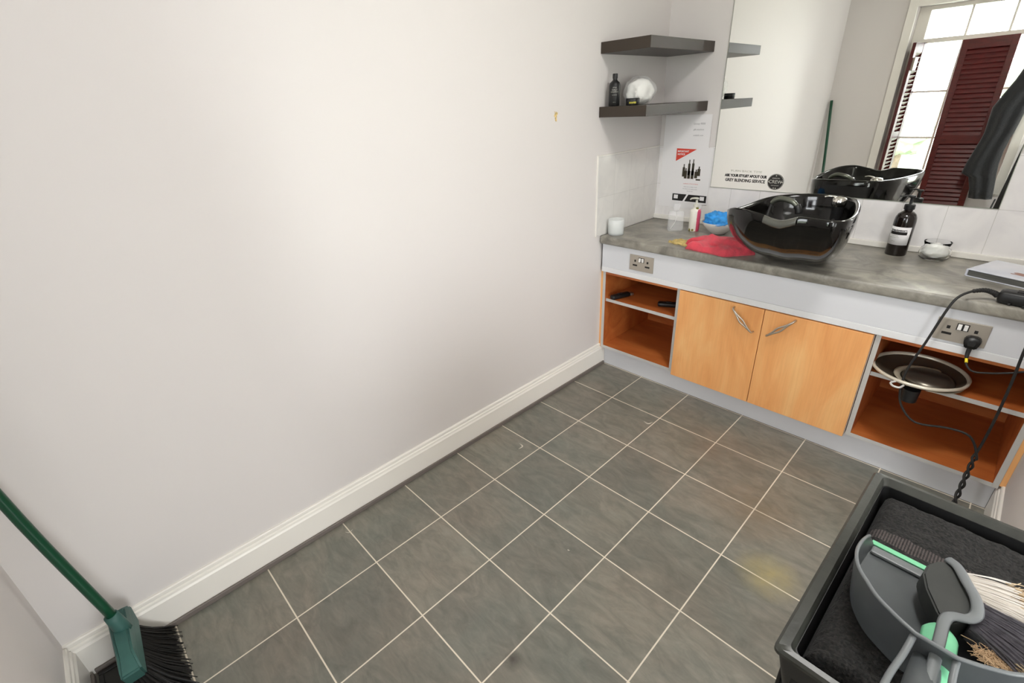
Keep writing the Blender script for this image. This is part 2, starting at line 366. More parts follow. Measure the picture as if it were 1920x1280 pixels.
# outdoors seen through the panes
struct('ground', box(B(), (-12, -30, -0.5), (16, -3.6, -0.4)), mat('pale_ground', lin(170, 178, 160), 0.9, var=.15, vscale=1.0))
leaf = mat('foliage', lin(126, 138, 114), 0.8, var=.12, vscale=3)
def tree(x, y, h, r, label):
    t = thing('tree', label, 'tree', (x, y, -0.4), 0)
    b = B(); tube(b, [(0, 0, 0), (.05, 0, h*.35), (0, .05, h*.6)], lambda q: .14-.06*q, 8, 3); obj('trunk', b, mat('bark', lin(104, 92, 78), 0.9, var=.3, vscale=8), t, True)
    b = B()
    for k in range(9):
        c = Vector((random.uniform(-.6, .6)*r, random.uniform(-.5, .5)*r, h*.62+random.uniform(-.35, .4)*r))
        s = bmesh.ops.create_icosphere(b, subdivisions=3, radius=r*random.uniform(.45, .65), matrix=Matrix.Translation(c))
        for v in s['verts']: v.co += (v.co-c).normalized()*noise.noise(v.co*3.2)*r*.28
    obj('foliage', b, leaf, t)
tree(-1.0, -13.5, 1.7, 1.0, 'rounded pale green tree seen in the mirror through the clear window panes')
tree(1.6, -16.5, 2.6, 1.1, 'taller pale green tree behind, largely covered by the louvred shutter')

# ------------------------------------------------------------------ mirror with its two transfers
mir = mat('mirror_silver', (0.90, 0.915, 0.88, 1), 0.0, metal=1.0)
t = thing('wall_mirror', 'large frameless wall mirror above the tiled splashback behind the basin', 'mirror', (0.955, -.006, 1.06))
b = B(); box(b, (-.605, -.0045, 0), (.605, 0, 1.55)); obj('mirror_glass', b, mir, t)
b = B(); box(b, (-.607, -.0040, -.002), (.607, .0, -.0005)); box(b, (-.607, -.0040, -.002), (-.6055, 0, 1.552)); box(b, (.6055, -.0040, -.002), (.607, 0, 1.552)); obj('glass_edge', b, mat('green_glass_edge', lin(150, 158, 140), .3), t)
MX = -.0105-.0008
t = thing('mirror_sticker', 'black lettering transfer on the lower left of the mirror, reading ask your stylist', 'sticker', (0.535, MX, 1.09))
TK = (PI/2, 0, 0)
text('lettering', 'TURN BACK TIME', .0135, mat('silver_lettering', lin(190, 190, 178), .5), t, (0.0, 0, .062), TK, sx=1.55)
text('lettering', 'ASK YOUR STYLIST ABOUT OUR', .0185, M['ink'], t, (0.0, 0, .038), TK, sx=.82, bold=.0009)
text('lettering', 'GREY BLENDING SERVICE', .0215, M['ink'], t, (0.0, 0, .014), TK, sx=.86, bold=.0006)
t = thing('round_sticker', 'round black sticker with white CREW lettering on the mirror', 'sticker', (0.693, MX, 1.108))
b = B(); bmesh.ops.create_cone(b, cap_ends=True, segments=48, radius1=.040, radius2=.040, depth=.0006, matrix=Matrix.Rotation(PI/2, 4, 'X')); obj('disc', b, mat('sticker_black', lin(40, 38, 36), .4), t)
wi = mat('sticker_white', lin(206, 204, 194), .5)
text('lettering', 'CREW', .024, wi, t, (0, -.0008, 0), TK, sx=.95)
text('lettering', 'AMERICAN', .0075, wi, t, (0, -.0008, .018), TK)
text('lettering', 'GREY BLENDING', .005, wi, t, (0, -.0008, -.018), TK)
b = B()
lathe(b, [(.0372, -.0002), (.0385, -.0002), (.0385, .0002), (.0372, .0002)], 48, closed=True)
for x, z in ((-.033, 0), (.033, 0), (0, -.031), (-.005, .031), (.005, .031)): bmesh.ops.create_uvsphere(b, u_segments=8, v_segments=6, radius=.0028, matrix=Matrix.Translation((x, -z, 0)) @ Matrix.Diagonal((1, 1, .15, 1)))
bmesh.ops.rotate(b, verts=b.verts[:], cent=(0, 0, 0), matrix=Matrix.Rotation(PI/2, 3, 'X'))
o = obj('ring', b, wi, t); o.location = (0, -.0007, 0)

# ------------------------------------------------------------------ worktop, fascia, units, plinth
def worktop_mat():
    m = bpy.data.materials.new('grey_slate_laminate'); m.use_nodes = True; nt = m.node_tree; b = nt.nodes['Principled BSDF']
    t = nt.nodes.new('ShaderNodeTexCoord'); mp = nt.nodes.new('ShaderNodeMapping'); mp.inputs['Scale'].default_value = (1, 1.25, 1.25); nt.links.new(t.outputs['Object'], mp.inputs[0])
    n = nt.nodes.new('ShaderNodeTexNoise'); n.inputs['Scale'].default_value = 9; n.inputs['Detail'].default_value = 9; n.inputs['Roughness'].default_value = .65; n.inputs['Distortion'].default_value = .7; nt.links.new(mp.outputs[0], n.inputs['Vector'])
    r = nt.nodes.new('ShaderNodeValToRGB'); e = r.color_ramp.elements; e[0].position = .34; e[0].color = lin(112, 108, 100); e[1].position = .68; e[1].color = lin(170, 165, 152); k = e.new(.5); k.color = lin(140, 136, 126)
    nt.links.new(n.outputs['Fac'], r.inputs[0]); nt.links.new(r.outputs[0], b.inputs['Base Color']); b.inputs['Roughness'].default_value = .33
    return m
M['worktop'] = worktop_mat()
t = tag(obj('worktop', box(B(), (.0065, -.585, .80), (XW-.0005, -.0065, .845), .010, 3), M['worktop'], auto=50), 'long mottled grey laminate worktop with a rounded front edge', 'worktop')
t = thing('fascia_board', 'blue grey fascia board under the worktop, holding the two sockets', 'fascia', (.95, -.565, .635))
b = B(); box(b, (-.935, 0, .030), (.932, .018, .1645), .001); obj('panel', b, M['fascia'], t)
b = B(); box(b, (-.935, -.003, 0), (.932, .018, .0295), .002); tag(obj('bottom_rail', b, mat('white_rail', lin(222, 222, 222), .4), t), 'white strip', None)
b = B(); box(b, (.006, -.508, 0), (XW-.0185, -.492, .1285), .001); tag(obj('plinth_board', b, M['fascia']), 'long blue grey plinth board along the floor beneath the cabinet units', 'plinth')

def carcass(name, label, x0, x1, shelf, back=True, filler=None):
    t = thing(name, label, 'cabinet', ((x0+x1)/2, -.548, .130)); w = (x1-x0)/2; H = .504; D = .53
    for s in (-1, 1):
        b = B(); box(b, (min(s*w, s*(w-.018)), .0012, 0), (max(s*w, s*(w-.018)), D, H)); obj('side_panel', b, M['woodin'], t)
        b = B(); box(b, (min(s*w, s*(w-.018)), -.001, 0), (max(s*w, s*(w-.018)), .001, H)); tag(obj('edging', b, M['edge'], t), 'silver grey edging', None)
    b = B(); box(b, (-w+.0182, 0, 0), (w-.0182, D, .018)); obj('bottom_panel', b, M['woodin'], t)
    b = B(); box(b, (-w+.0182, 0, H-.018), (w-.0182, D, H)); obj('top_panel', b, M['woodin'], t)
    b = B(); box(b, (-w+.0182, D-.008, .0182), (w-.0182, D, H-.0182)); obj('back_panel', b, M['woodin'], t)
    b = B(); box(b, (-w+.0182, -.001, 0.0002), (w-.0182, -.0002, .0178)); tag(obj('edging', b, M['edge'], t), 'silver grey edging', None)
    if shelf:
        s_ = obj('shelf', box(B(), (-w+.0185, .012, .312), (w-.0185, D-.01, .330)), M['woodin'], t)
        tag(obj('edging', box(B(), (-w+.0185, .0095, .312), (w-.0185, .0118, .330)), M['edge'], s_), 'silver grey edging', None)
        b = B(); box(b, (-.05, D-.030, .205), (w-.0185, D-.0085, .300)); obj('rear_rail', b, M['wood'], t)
    return t
carcass('open_cabinet', 'open shelf cabinet unit nearest the long white wall, holding black clippers', .014, .507, True)
carcass('open_cabinet', 'open shelf cabinet unit at the far right end, with the steel bowl inside', 1.362, 1.868, True)
cab = carcass('door_cabinet', 'middle cabinet unit with two pale wood doors', .510, 1.359, False)
tag(obj('filler_strip', box(B(), (.0001, -.548, .13), (.0135, -.53, .634)), M['wood']), 'narrow wood strip filling the gap by the long white wall', 'filler')
tag(obj('filler_strip', box(B(), (1.8685, -.548, .145), (XW-.0005, -.53, .634)), M['wood']), 'narrow wood strip closing the right end against the door side wall', 'filler')
for k, (xa, xb) in enumerate(((.512, .9335), (.9365, 1.357))):
    d = obj('door', box(B(), (xa-.9345, -.0195, -.006), (xb-.9345, -.0018, .500), .0012), M['wood'], cab)
    # bow handle: two crossing curved bars
    e0, e1 = ((.798, .610), (.903, .510)) if k == 0 else ((1.070, .615), (.966, .513))
    A = Vector((e0[0]-.9345, -.020, e0[1]-.130)); Z = Vector((e1[0]-.9345, -.020, e1[1]-.130)); mid = (A+Z)/2; ax = (Z-A).normalized(); pr = Vector((-ax.z, 0, ax.x))
    b = B()
    for s in (-1, 1):
        tube(b, [A, A+Vector((0, -.022, 0))+ax*.006, A.lerp(Z, .28)+Vector((0, -.028, 0))+pr*.003*s, mid+Vector((0, -.030, 0))+pr*.0085*s, A.lerp(Z, .72)+Vector((0, -.028, 0))+pr*.003*s, Z+Vector((0, -.022, 0))-ax*.006, Z], .0042, 8, 6)
    h = obj('handle', b, M['steel'], d, True)
    tag(h, 'satin steel bow handle', None)

def socket(x, label, z, plug_side=None):
    t = thing('wall_socket', label, 'socket', (x, -.5652, z))
    obj('plate', box(B(), (-.073, -.006, 0), (.073, 0, .086), .002), M['plate'], t)
    dk = M['ink']
    for s in (-1, 1):
        b = B(); box(b, (s*.038-.005, -.0065, .048), (s*.038+.005, -.0055, .060), .0004); box(b, (s*.038-.014, -.0065, .025), (s*.038+.014, -.0055, .034), .0004)
        obj('pin_holes', b, dk, t)
        b = B(); xbox(b, Matrix.Translation((s*.0085, -.0085, .062)) @ Matrix.Rotation(.14*s, 4, 'X'), (.011, .006, .021), .001); obj('switch', b, M['white'], t)
    b = B(); box(b, (-.017, -.0068, .049), (.017, -.0052, .075)); obj('switch_surround', b, dk, t)
    b = B()
    for s in (-1, 1): lathe(b, [(0, .0010), (.003, .0008), (.0032, 0), (0, 0)], 10, (s*.064, -.010, .043-.0))
    b.free()
    return t
socket(.275, 'double metal wall socket with nothing plugged in, left end of the fascia', .684)
socket(1.600, 'double metal wall socket with a black plug in it, right end of the fascia', .676)

# ------------------------------------------------------------------ floating shelves and things on them
for z, lb in ((1.733, 'upper dark brown floating shelf in the corner, empty'), (1.455, 'lower dark brown floating shelf in the corner, holding a bottle and a jar')):
    tag(obj('floating_shelf', box(B(), (.0005, -.620, z), (.270, -.0005, z+.048), .0012), M['shelf']), lb, 'shelf', 'corner floating shelves')

t = thing('shampoo_bottle', 'slim matt black bottle with white print on the lower floating shelf', 'bottle', (.060, -.578, 1.5031))
b = B(); lathe(b, [(0, 0), (.024, 0), (.027, .004), (.027, .092), (.024, .103), (.014, .112), (.011, .116), (.011, .122), (0, .122)], 28); obj('body', b, M['blackpl'], t, auto=40)
b = B(); lathe(b, [(0, .1222), (.0125, .1222), (.0125, .140), (.011, .143), (0, .143)], 24); obj('cap', b, M['blackpl'], t, auto=40)
gi = mat('grey_print', lin(170, 168, 160), .6)
def wraptext(s, size, r, z, ang, parent, m, sx=1.0, bold=0.0):
    o = text('lettering', s, size, m, parent, (0, 0, 0), (0, 0, 0), sx=sx, ext=.0002, bold=bold)
    for v in o.data.vertices:
        a = v.co.x/r + ang; rr = r+.0004+v.co.z; y = v.co.y
        v.co = Vector((rr*math.cos(a), rr*math.sin(a), z+y))
    return o
toC = math.atan2(-2.80+.575, 1.61-.075)
for s, sz, z in (('STYLE', .007, .082), ('DAILY', .010, .072), ('SHAMPOO', .008, .063), ('hair & body', .005, .050), ('250 ml', .005, .018)):
    wraptext(s, sz, .027, z, toC, t, gi)
t = thing('pomade_tin', 'small black tin with a yellow label on the lower floating shelf', 'tin', (.150, -.552, 1.5031))
b = B(); lathe(b, [(0, 0), (.030, 0), (.0315, .003), (.0315, .019), (.030, .0195), (0, .0195)], 32); obj('body', b, M['blackpl'], t, auto=40)
b = B(); lathe(b, [(0, .0197), (.0325, .0197), (.0325, .030), (.030, .032), (0, .032)], 32); obj('lid', b, M['blackpl'], t, auto=40)
wraptext('SHAPER', .010, .0328, .012, toC, t, mat('yellow_print', lin(196, 186, 70), .6), bold=.0006)
t = thing('cotton_wool_bag', 'crumpled clear bag of white cotton wool on the lower floating shelf', 'bag', (.105, -.425, 1.5031))
b = B(); bmesh.ops.create_icosphere(b, subdivisions=4, radius=1)
for v in b.verts:
    p = v.co.copy(); n_ = 1+.16*noise.noise(p*2.1+Vector((3, 1, 0)))+.06*noise.noise(p*6)
    q = Vector((max(-.85, min(.85, p.x)), max(-.85, min(.85, p.y)), p.z))
    v.co = Vector((q.x*.060*n_, q.y*.082*n_, .060+max(-.0598, q.z*.062*n_)))
obj('cotton_wool', b, mat('cotton', lin(238, 236, 230), .9, bump=.3, bscale=60), t, True)
b = B(); bmesh.ops.create_icosphere(b, subdivisions=4, radius=1)
for v in b.verts:
    p = v.co.copy(); n_ = 1+.10*noise.noise(p*2.5+Vector((9, 1, 0)))+.05*noise.noise(p*9)
    q = Vector((max(-.8, min(.8, p.x)), max(-.8, min(.8, p.y)), p.z))
    v.co = Vector((q.x*.074*n_, q.y*.094*n_, .062+max(-.0618, q.z*.068*n_)))
wrapm = film('thin_clear_film', (.95, .96, .96, 1), .2, .22); obj('clear_wrap', b, wrapm, t, True)

# ------------------------------------------------------------------ papers on the wall
t = thing('paper_sheet', 'large blank white sheet with faint grey text taped in the corner above the tiles', 'paper', (.165, -.0085, .925))
obj('sheet', box(B(), (-.135, -.0006, 0), (.145, 0, .512)), M['paper'], t)
for z, s, sz in ((.465, 'Group 9000', .014), (.435, 'gift vouchers', .012), (.405, 'available now', .011)): text('lettering', s, sz, M['faint'], t, (.075, -.0012, z), TK)
t = thing('notice_poster', 'white notice with red corner triangle and a picture of dark bottles', 'poster', (.228, -.0104, .955))
obj('sheet', box(B(), (-.112, -.0006, 0), (.112, 0, .310)), M['paper'], t)
b = B(); prism(b, [(-.108, .305), (.015, .302), (-.108, .235)], lambda x, z: (x, -.0012, z), lambda x, z: (x, -.0007, z)); obj('red_triangle', b, M['redink'], t)
text('lettering', 'IMPORTANT', .0125, M['paper'], t, (-.066, -.0017, .289), TK, bold=.0004); text('lettering', 'NOTICE', .0125, M['paper'], t, (-.077, -.0017, .273), TK, bold=.0004)
b = B(); dk = mat('picture_olive', lin(58, 52, 38), .7)
for (x, w, h, z0) in ((-.052, .015, .070, .150), (-.038, .017, .058, .140), (-.017, .017, .058, .140), (.004, .017, .058, .140), (-.020, .014, .085, .160), (.004, .014, .088, .160), (.026, .018, .048, .145), (.042, .018, .052, .158)):
    box(b, (x-w/2, -.0011, z0), (x+w/2, -.0007, z0+h*.75)); box(b, (x-w/5, -.0011, z0+h*.75), (x+w/5, -.0007, z0+h))
box(b, (.028, -.0011, .133), (.056, -.0007, .141)); obj('bottle_picture', b, dk, t)
text('lettering', 'a selection of our products', .0085, mat('pale_red_ink', lin(222, 150, 146), .7), t, (0, -.0012, .112), TK)
for z, s in ((.094, 'please ask a member of staff'), (.082, 'for advice on the right product'), (.070, 'for your hair')): text('lettering', s, .0072, M['faint'], t, (0, -.0012, z), TK)
b = B(); 
prism(b, [(-.108, .010), (-.040, .010), (-.018, .050), (-.108, .050)], lambda x, z: (x, -.0012, z), lambda x, z: (x, -.0007, z))
prism(b, [(-.028, .010), (.106, .010), (.106, .050), (-.006, .050)], lambda x, z: (x, -.0012, z), lambda x, z: (x, -.0007, z)); obj('black_band', b, M['ink'], t)
for x in (-.085, .080): obj('white_badge', box(B(), (x-.013, -.0017, .022), (x+.013, -.0013, .044)), M['paper'], t)

# ------------------------------------------------------------------ black backwash basin
def basin():
    t = thing('shampoo_basin', 'large black glossy hairdressing basin standing on the worktop', 'basin', (.97, -.42, .8452))
    ctrl = [(.800, -.305, 1.087), (.865, -.262, 1.093), (.940, -.240, 1.098), (1.01, -.238, 1.099), (1.075, -.252, 1.099), (1.130, -.311, 1.100), (1.166, -.412, 1.100), (1.192, -.534, 1.100), (1.207, -.66, 1.100), (1.204, -.752, 1.100), (1.175, -.793, 1.100),
            (1.135, -.797, 1.101), (1.092, -.795, 1.102), (1.060, -.797, 1.102), (1.030, -.800, 1.092), (1.0, -.800, 1.083), (.965, -.800, 1.087), (.925, -.800, 1.097), (.857, -.797, 1.108), (.790, -.752, 1.102), (.738, -.675, 1.080), (.718, -.590, 1.063), (.735, -.480, 1.066), (.760, -.375, 1.078)]
    n = len(ctrl); P = [Vector(c) for c in ctrl]; K = 4; rim = []
    for i in range(n):
        p0, p1, p2, p3 = P[i-1], P[i], P[(i+1) % n], P[(i+2) % n]
        for k in range(K):
            u = k/K; rim.append(0.5*((2*p1)+(p2-p0)*u+(2*p0-5*p1+4*p2-p3)*u*u+(3*p1-p0-3*p2+p3)*u**3))
    N = len(rim); off = Vector((.97, -.42, .8452)); cen = Vector((.97, -.50, 0))
    bm = B(); rings = []
    base_c = Vector((.975, -.385, .8452)); rx, ry = .112, .090
    def base_pt(p):
        d = Vector((p.x-cen.x, p.y-cen.y)); a = math.atan2(d.y/1.1, d.x)
        return Vector((base_c.x+rx*math.cos(a), base_c.y+ry*math.sin(a), base_c.z))
    def ring(f): rings.append([bm.verts.new(f(p)-off) for p in rim])
    ring(lambda p: base_pt(p)); 
    ring(lambda p: base_pt(p)+Vector((0, 0, .012)))
    for s in range(1, 12):
        ph = s/11*PI/2
        hh = math.sin(ph)**1.06; zz = (1-math.cos(ph))**.92
        def f(p, hh=hh, zz=zz):
            b0 = base_pt(p)+Vector((0, 0, .012)); q = b0.lerp(p, hh); q.z = b0.z+(p.z-b0.z)*zz
            return q
        ring(f)
    def inset(p, d, dz):
        v = Vector((cen.x-p.x, cen.y-p.y, 0)).normalized()*d; return p+v+Vector((0, 0, dz))
    ring(lambda p: inset(p, .003, .005)); ring(lambda p: inset(p, .010, .007)); ring(lambda p: inset(p, .017, .004)); ring(lambda p: inset(p, .021, -.006))
    for s in range(1, 9):
        ph = s/8*PI/2; hh = 1-math.cos(ph)**.75; 
        def g(p, ph=ph):
            q0 = inset(p, .021, -.006); tgt = Vector((.99, -.46, .895)); k = 1-math.cos(ph); zf = math.sin(ph)
            q = q0.lerp(tgt, k*.88); q.z = q0.z+(tgt.z-q0.z)*zf; return q
        ring(g)
    for a, b in zip(rings, rings[1:]):
        for i in range(N): bm.faces.new((a[i], a[(i+1) % N], b[(i+1) % N], b[i]))
    bm.faces.new(rings[0][::-1]); bm.faces.new(rings[-1])
    obj('bowl', bm, M['blackgl'], t, True)
    # soft neck rest hooked over the front notch
    bm = B(); NP = [Vector(p)-off for p in ((.935, -.803, 1.095), (.965, -.805, 1.087), (1.0, -.806, 1.083), (1.03, -.805, 1.092), (1.052, -.803, 1.101))]
    sec = [(-.010, -.015), (-.008, -.003), (-.002, .006), (.008, .008), (.018, .002), (.024, -.012)]
    pts = smoothpath(NP, 6); rr = []
    for p in pts: rr.append([bm.verts.new(p+Vector((0, y, z))) for y, z in sec]+[bm.verts.new(p+Vector((0, y*.8+.002, z-.006))) for y, z in reversed(sec)])
    for a, b in zip(rr, rr[1:]):
        L = len(a)
        for i in range(L): bm.faces.new((a[i], a[(i+1) % L], b[(i+1) % L], b[i]))
    bm.faces.new(rr[0]); bm.faces.new(rr[-1][::-1])
    tag(obj('neck_rest', bm, mat('dark_grey_gel', lin(74, 74, 68), .25, coat=.4), t, True), 'dark grey rubber neck rest', None)
    # mixer tap at the rear right
    m = obj('mixer_tap', lathe(B(), [(0, .0), (.026, 0), (.028, .004), (.028, .026), (.024, .034), (.012, .037), (0, .037)], 28), M['chrome'], t, auto=40); m.location = Vector((1.070, -.33, 1.075))-off
    b = B(); lathe(b, [(0, -.10), (.020, -.10), (.022, -.02), (.024, 0), (0, 0)], 20); obj('tap_body', b, M['blackpl'], m, auto=40)
    b = B(); tube(b, [(-.01, 0, .034), (-.035, -.012, .040), (-.055, -.018, .036)], .007, 8, 4, .6); obj('lever', b, M['chrome'], m, True)
    b = B(); lathe(b, [(0, .0372), (.009, .0372), (.009, .0385), (0, .0385)], 16, (-.004, 0, 0)); obj('tap_cap', b, M['steel'], m)
    # hand shower, its hose and holder
    b = B(); tube(b, [Vector(p)-off for p in ((.832, -.43, 1.080), (.845, -.43, 1.094), (.870, -.430, 1.103), (.915, -.432, 1.095), (.940, -.436, 1.078))], lambda u: .012+.003*math.sin(u*PI), 12, 6, .8)
    hs = obj('hand_shower', b, mat('grey_satin', lin(96, 98, 88), .25, metal=.4), t, True)
    b = B(); tube(b, [Vector(p)-off for p in ((.938, -.436, 1.080), (.948, -.438, 1.066), (.952, -.440, 1.048))], lambda u: .014, 14, 4); obj('spray_head', b, M['blackpl'], hs, True)
    b = B(); tube(b, [Vector(p)-off for p in ((.834, -.43, 1.082), (.83, -.45, 1.03), (.86, -.52, .985), (.98, -.50, .98), (1.05, -.42, .99), (1.07, -.345, 1.02))], .0065, 8, 8); obj('hose', b, M['blackru'], t, True)
    for x, y in ((.862, -.600), (.893, -.592)):
        b = B(); lathe(b, [(0, 0), (.012, 0), (.0135, .004), (.011, .014), (0, .017)], 18); k = obj('control_knob', b, M['chrome'], t, True); k.location = Vector((x, y, 1.022))-off
    b = B(); xbox(b, Matrix.Translation(Vector((.885, -.592, 1.010))-off), (.085, .050, .022), .008, 3); obj('control_block', b, M['blackpl'], t, True)
    b = B(); lathe(b, [(0, 0), (.022, 0), (.024, .003), (0, .004)], 24); o = obj('drain', b, M['chrome'], t, True); o.location = Vector((.99, -.46, .8965))-off
basin()

# ------------------------------------------------------------------ things on the worktop
WT = .8452
t = thing('candle_jar', 'small frosted glass candle jar on the left end of the worktop', 'jar', (.058, -.505, WT))
b = B(); lathe(b, [(0, 0), (.041, 0), (.044, .004), (.046, .084), (.0445, .086), (.043, .084), (.041, .008), (0, .006)], 36); obj('glass', b, M['frost'], t, auto=40)
b = B(); lathe(b, [(0, .0085), (.0405, .0085), (.0415, .050), (0, .048)], 30); obj('wax', b, mat('cream_wax', lin(226, 230, 224), .5), t, auto=40)

t = thing('clear_bottle', 'empty square clear plastic bottle beside the floral pump bottle', 'bottle', (.285, -.255, WT), .75)
b = B(); box(b, (-.042, -.022, 0), (.042, .022, .112), .012, 4); obj('body', b, M['clearpl'], t, True)
b = B(); lathe(b, [(0, .1125), (.013, .1125), (.013, .120), (.017, .121), (.017, .148), (.015, .150), (0, .150)], 24); obj('cap', b, M['clearpl'], t, auto=40)
b = B(); tube(b, [(0, 0, .111), (.0, 0, .06), (-.025, 0, .012)], .0022, 6, 3); obj('dip_tube', b, M['white'], t, True)

t = thing('pump_bottle', 'white floral pump bottle with a pink side stripe and white pump', 'bottle', (.365, -.190, WT))
def floral():
    m = bpy.data.materials.new('floral_print'); m.use_nodes = True; nt = m.node_tree; b = nt.nodes['Principled BSDF']; b.inputs['Roughness'].default_value = .3
    t = nt.nodes.new('ShaderNodeTexCoord'); v = nt.nodes.new('ShaderNodeTexVoronoi'); v.inputs['Scale'].default_value = 46; nt.links.new(t.outputs['Object'], v.inputs['Vector'])
    r = nt.nodes.new('ShaderNodeValToRGB'); r.color_ramp.interpolation = 'CONSTANT'; e = r.color_ramp.elements; e[0].position = 0; e[0].color = lin(238, 234, 222); e[1].position = .32; e[1].color = lin(138, 128, 62)
    k = e.new(.58); k.color = lin(238, 234, 222); k = e.new(.76); k.color = lin(214, 96, 108)
    s = nt.nodes.new('ShaderNodeSeparateColor'); nt.links.new(v.outputs['Color'], s.inputs[0]); nt.links.new(s.outputs[0], r.inputs[0])
    d = nt.nodes.new('ShaderNodeMath'); d.operation = 'LESS_THAN'; d.inputs[1].default_value = .42; nt.links.new(v.outputs['Distance'], d.inputs[0])
    mx = nt.nodes.new('ShaderNodeMixRGB'); nt.links.new(d.outputs[0], mx.inputs[0]); mx.inputs[1].default_value = lin(238, 234, 222); nt.links.new(r.outputs[0], mx.inputs[2])
    sx = nt.nodes.new('ShaderNodeSeparateXYZ'); nt.links.new(t.outputs['Object'], sx.inputs[0]); g = nt.nodes.new('ShaderNodeMath'); g.operation = 'GREATER_THAN'; g.inputs[1].default_value = .021; nt.links.new(sx.outputs['X'], g.inputs[0])
    m2 = nt.nodes.new('ShaderNodeMixRGB'); nt.links.new(g.outputs[0], m2.inputs[0]); nt.links.new(mx.outputs[0], m2.inputs[1]); m2.inputs[2].default_value = lin(216, 84, 112)
    nt.links.new(m2.outputs[0], b.inputs['Base Color']); return m
b = B(); lathe(b, [(0, 0), (.027, 0), (.029, .004), (.029, .108), (.026, .118), (.014, .126), (.014, .132), (0, .132)], 32); obj('body', b, floral(), t, auto=50)
b = B(); lathe(b, [(0, .1325), (.015, .1325), (.015, .146), (.006, .148), (.006, .168), (0, .168)], 20); p = obj('pump', b, mat('ivory_plastic', lin(222, 220, 208), .4), t, auto=40)
b = B(); tube(b, [(.008, 0, .176), (-.005, 0, .178), (-.030, .0, .175), (-.038, 0, .168)], lambda u: .009-.004*u, 10, 4, .7); obj('nozzle', b, mat('ivory_plastic_nozzle', lin(222, 220, 208), .4), p, True)

t = thing('ceramic_bowl', 'small white ceramic bowl holding blue gloves, left of the basin', 'bowl', (.500, -.175, WT))
b = B(); lathe(b, [(0, 0), (.036, 0), (.040, .003), (.060, .020), (.082, .046), (.090, .064), (.0895, .066), (.086, .063), (.078, .045), (.056, .022), (.034, .008), (0, .007)], 40); obj('body', b, mat('white_ceramic', lin(228, 226, 222), .18, coat=.3), t, True)
blue = mat('blue_nitrile', lin(56, 156, 232), .55, var=.22, vscale=22)
b = B(); bmesh.ops.create_icosphere(b, subdivisions=5, radius=1)
for v in b.verts:
    p = v.co.copy(); n_ = 1+.30*noise.noise(p*1.9+Vector((5, 2, 0)))+.18*noise.noise(p*5+Vector((0, 7, 1)))+.07*noise.noise(p*12)
    zz = p.z*.050*n_; r_ = .078*n_
    v.co = Vector((p.x*r_, p.y*r_, .066+(zz if zz > 0 else zz*.7)))
o = obj('rubber_gloves', b, blue, None, True); o.location = (.500, -.175, WT+.002); tag(o, 'crumpled pile of blue disposable gloves in the white bowl', 'gloves', None, 'stuff')

t = thing('hand_towel', 'folded red towel on the worktop beside the black basin', 'towel', (.63, -.47, WT))
def redh(u, v):
    h = .026+.010*noise.noise((u*3, v*3, 0))+.003*noise.noise((u*9, v*9, 2))
    h += .016*math.exp(-((v-.45-.3*u)/.10)**2)
    h -= .010*math.exp(-((v-.25-.15*u)/.035)**2)*(u > .3)
    return max(.010, h*1.35)
red = mat('red_terry', lin(216, 72, 86), .95, sheen=.25, bump=.5, bscale=260, var=.10, vscale=40)
b = B(); cloth(b, [(-.120, -.090), (.090, -.112), (.185, .000), (.000, .150)], 40, 40, redh, 0, .10, .006, 2); obj('folded_cloth', b, red, t, True)
b = B(); cloth(b, [(-.150, -.040), (.060, .010), (.070, .120), (-.10, .050)], 26, 20, lambda u, v: .048+.006*noise.noise((u*4, v*4, 3)), .0, .25, .006, 4); obj('upper_fold', b, red, t, True)
t = thing('straw_cloth', 'crumpled gold coloured rag poking out from under the red towel', 'cloth', (.44, -.46, WT))
b = B(); cloth(b, [(-.06, -.035), (.05, -.060), (.085, .025), (-.02, .040)], 30, 22, lambda u, v: .012+.008*noise.noise((u*6, v*6, 3))+.004*noise.noise((u*16, v*14, 1)), 0, .15, .014, 6); obj('crumpled_fabric', b, mat('straw', lin(196, 172, 110), .7, var=.3, vscale=60, bump=.5, bscale=120), t, True)

t = thing('pump_bottle', 'tall dark brown pump bottle with a white label right of the basin', 'bottle', (1.285, -.098, WT))
amber = mat('dark_amber_glass', lin(24, 17, 14), .12, coat=.4)
b = B(); lathe(b, [(0, 0), (.037, 0), (.040, .004), (.040, .150), (.038, .166), (.032, .180), (.022, .189), (.016, .193), (.016, .199), (0, .199)], 40); obj('body', b, amber, t, auto=50)
aC = math.atan2(-2.80+.10, 1.61-1.285)
b = B(); a0, a1 = aC-1.25, aC+.85
col = []
for i in range(25):
    a = a0+(a1-a0)*i/24; col.append([b.verts.new((r_*math.cos(a), r_*math.sin(a), z)) for r_, z in ((.0404, .050), (.0410, .050), (.0410, .128), (.0404, .128))])
for p_, q_ in zip(col, col[1:]):
    for k in range(4): b.faces.new((p_[k], q_[k], q_[(k+1) % 4], p_[(k+1) % 4]))
b.faces.new(col[0]); b.faces.new(col[-1][::-1]); lab = obj('label_sheet', b, M['paper'], t, True)
b = B(); col = []
for i in range(17):
    a = aC-1.10+1.62*i/16; col.append([b.verts.new((r_*math.cos(a), r_*math.sin(a), z)) for r_, z in ((.0411, .095), (.0414, .095), (.0414, .108), (.0411, .108))])
for p_, q_ in zip(col, col[1:]):
    for k in range(4): b.faces.new((p_[k], q_[k], q_[(k+1) % 4], p_[(k+1) % 4]))
b.faces.new(col[0]); b.faces.new(col[-1][::-1]); obj('black_bar', b, M['ink'], lab, True)
wraptext('beautystore', .013, .0412, .114, aC-.30, lab, M['ink'], bold=.0004)
for z, s in ((.090, 'hand & body'), (.083, 'moisturising wash'), (.066, '500 ml')): wraptext(s, .0055, .0412, z, aC-.55, lab, gi)
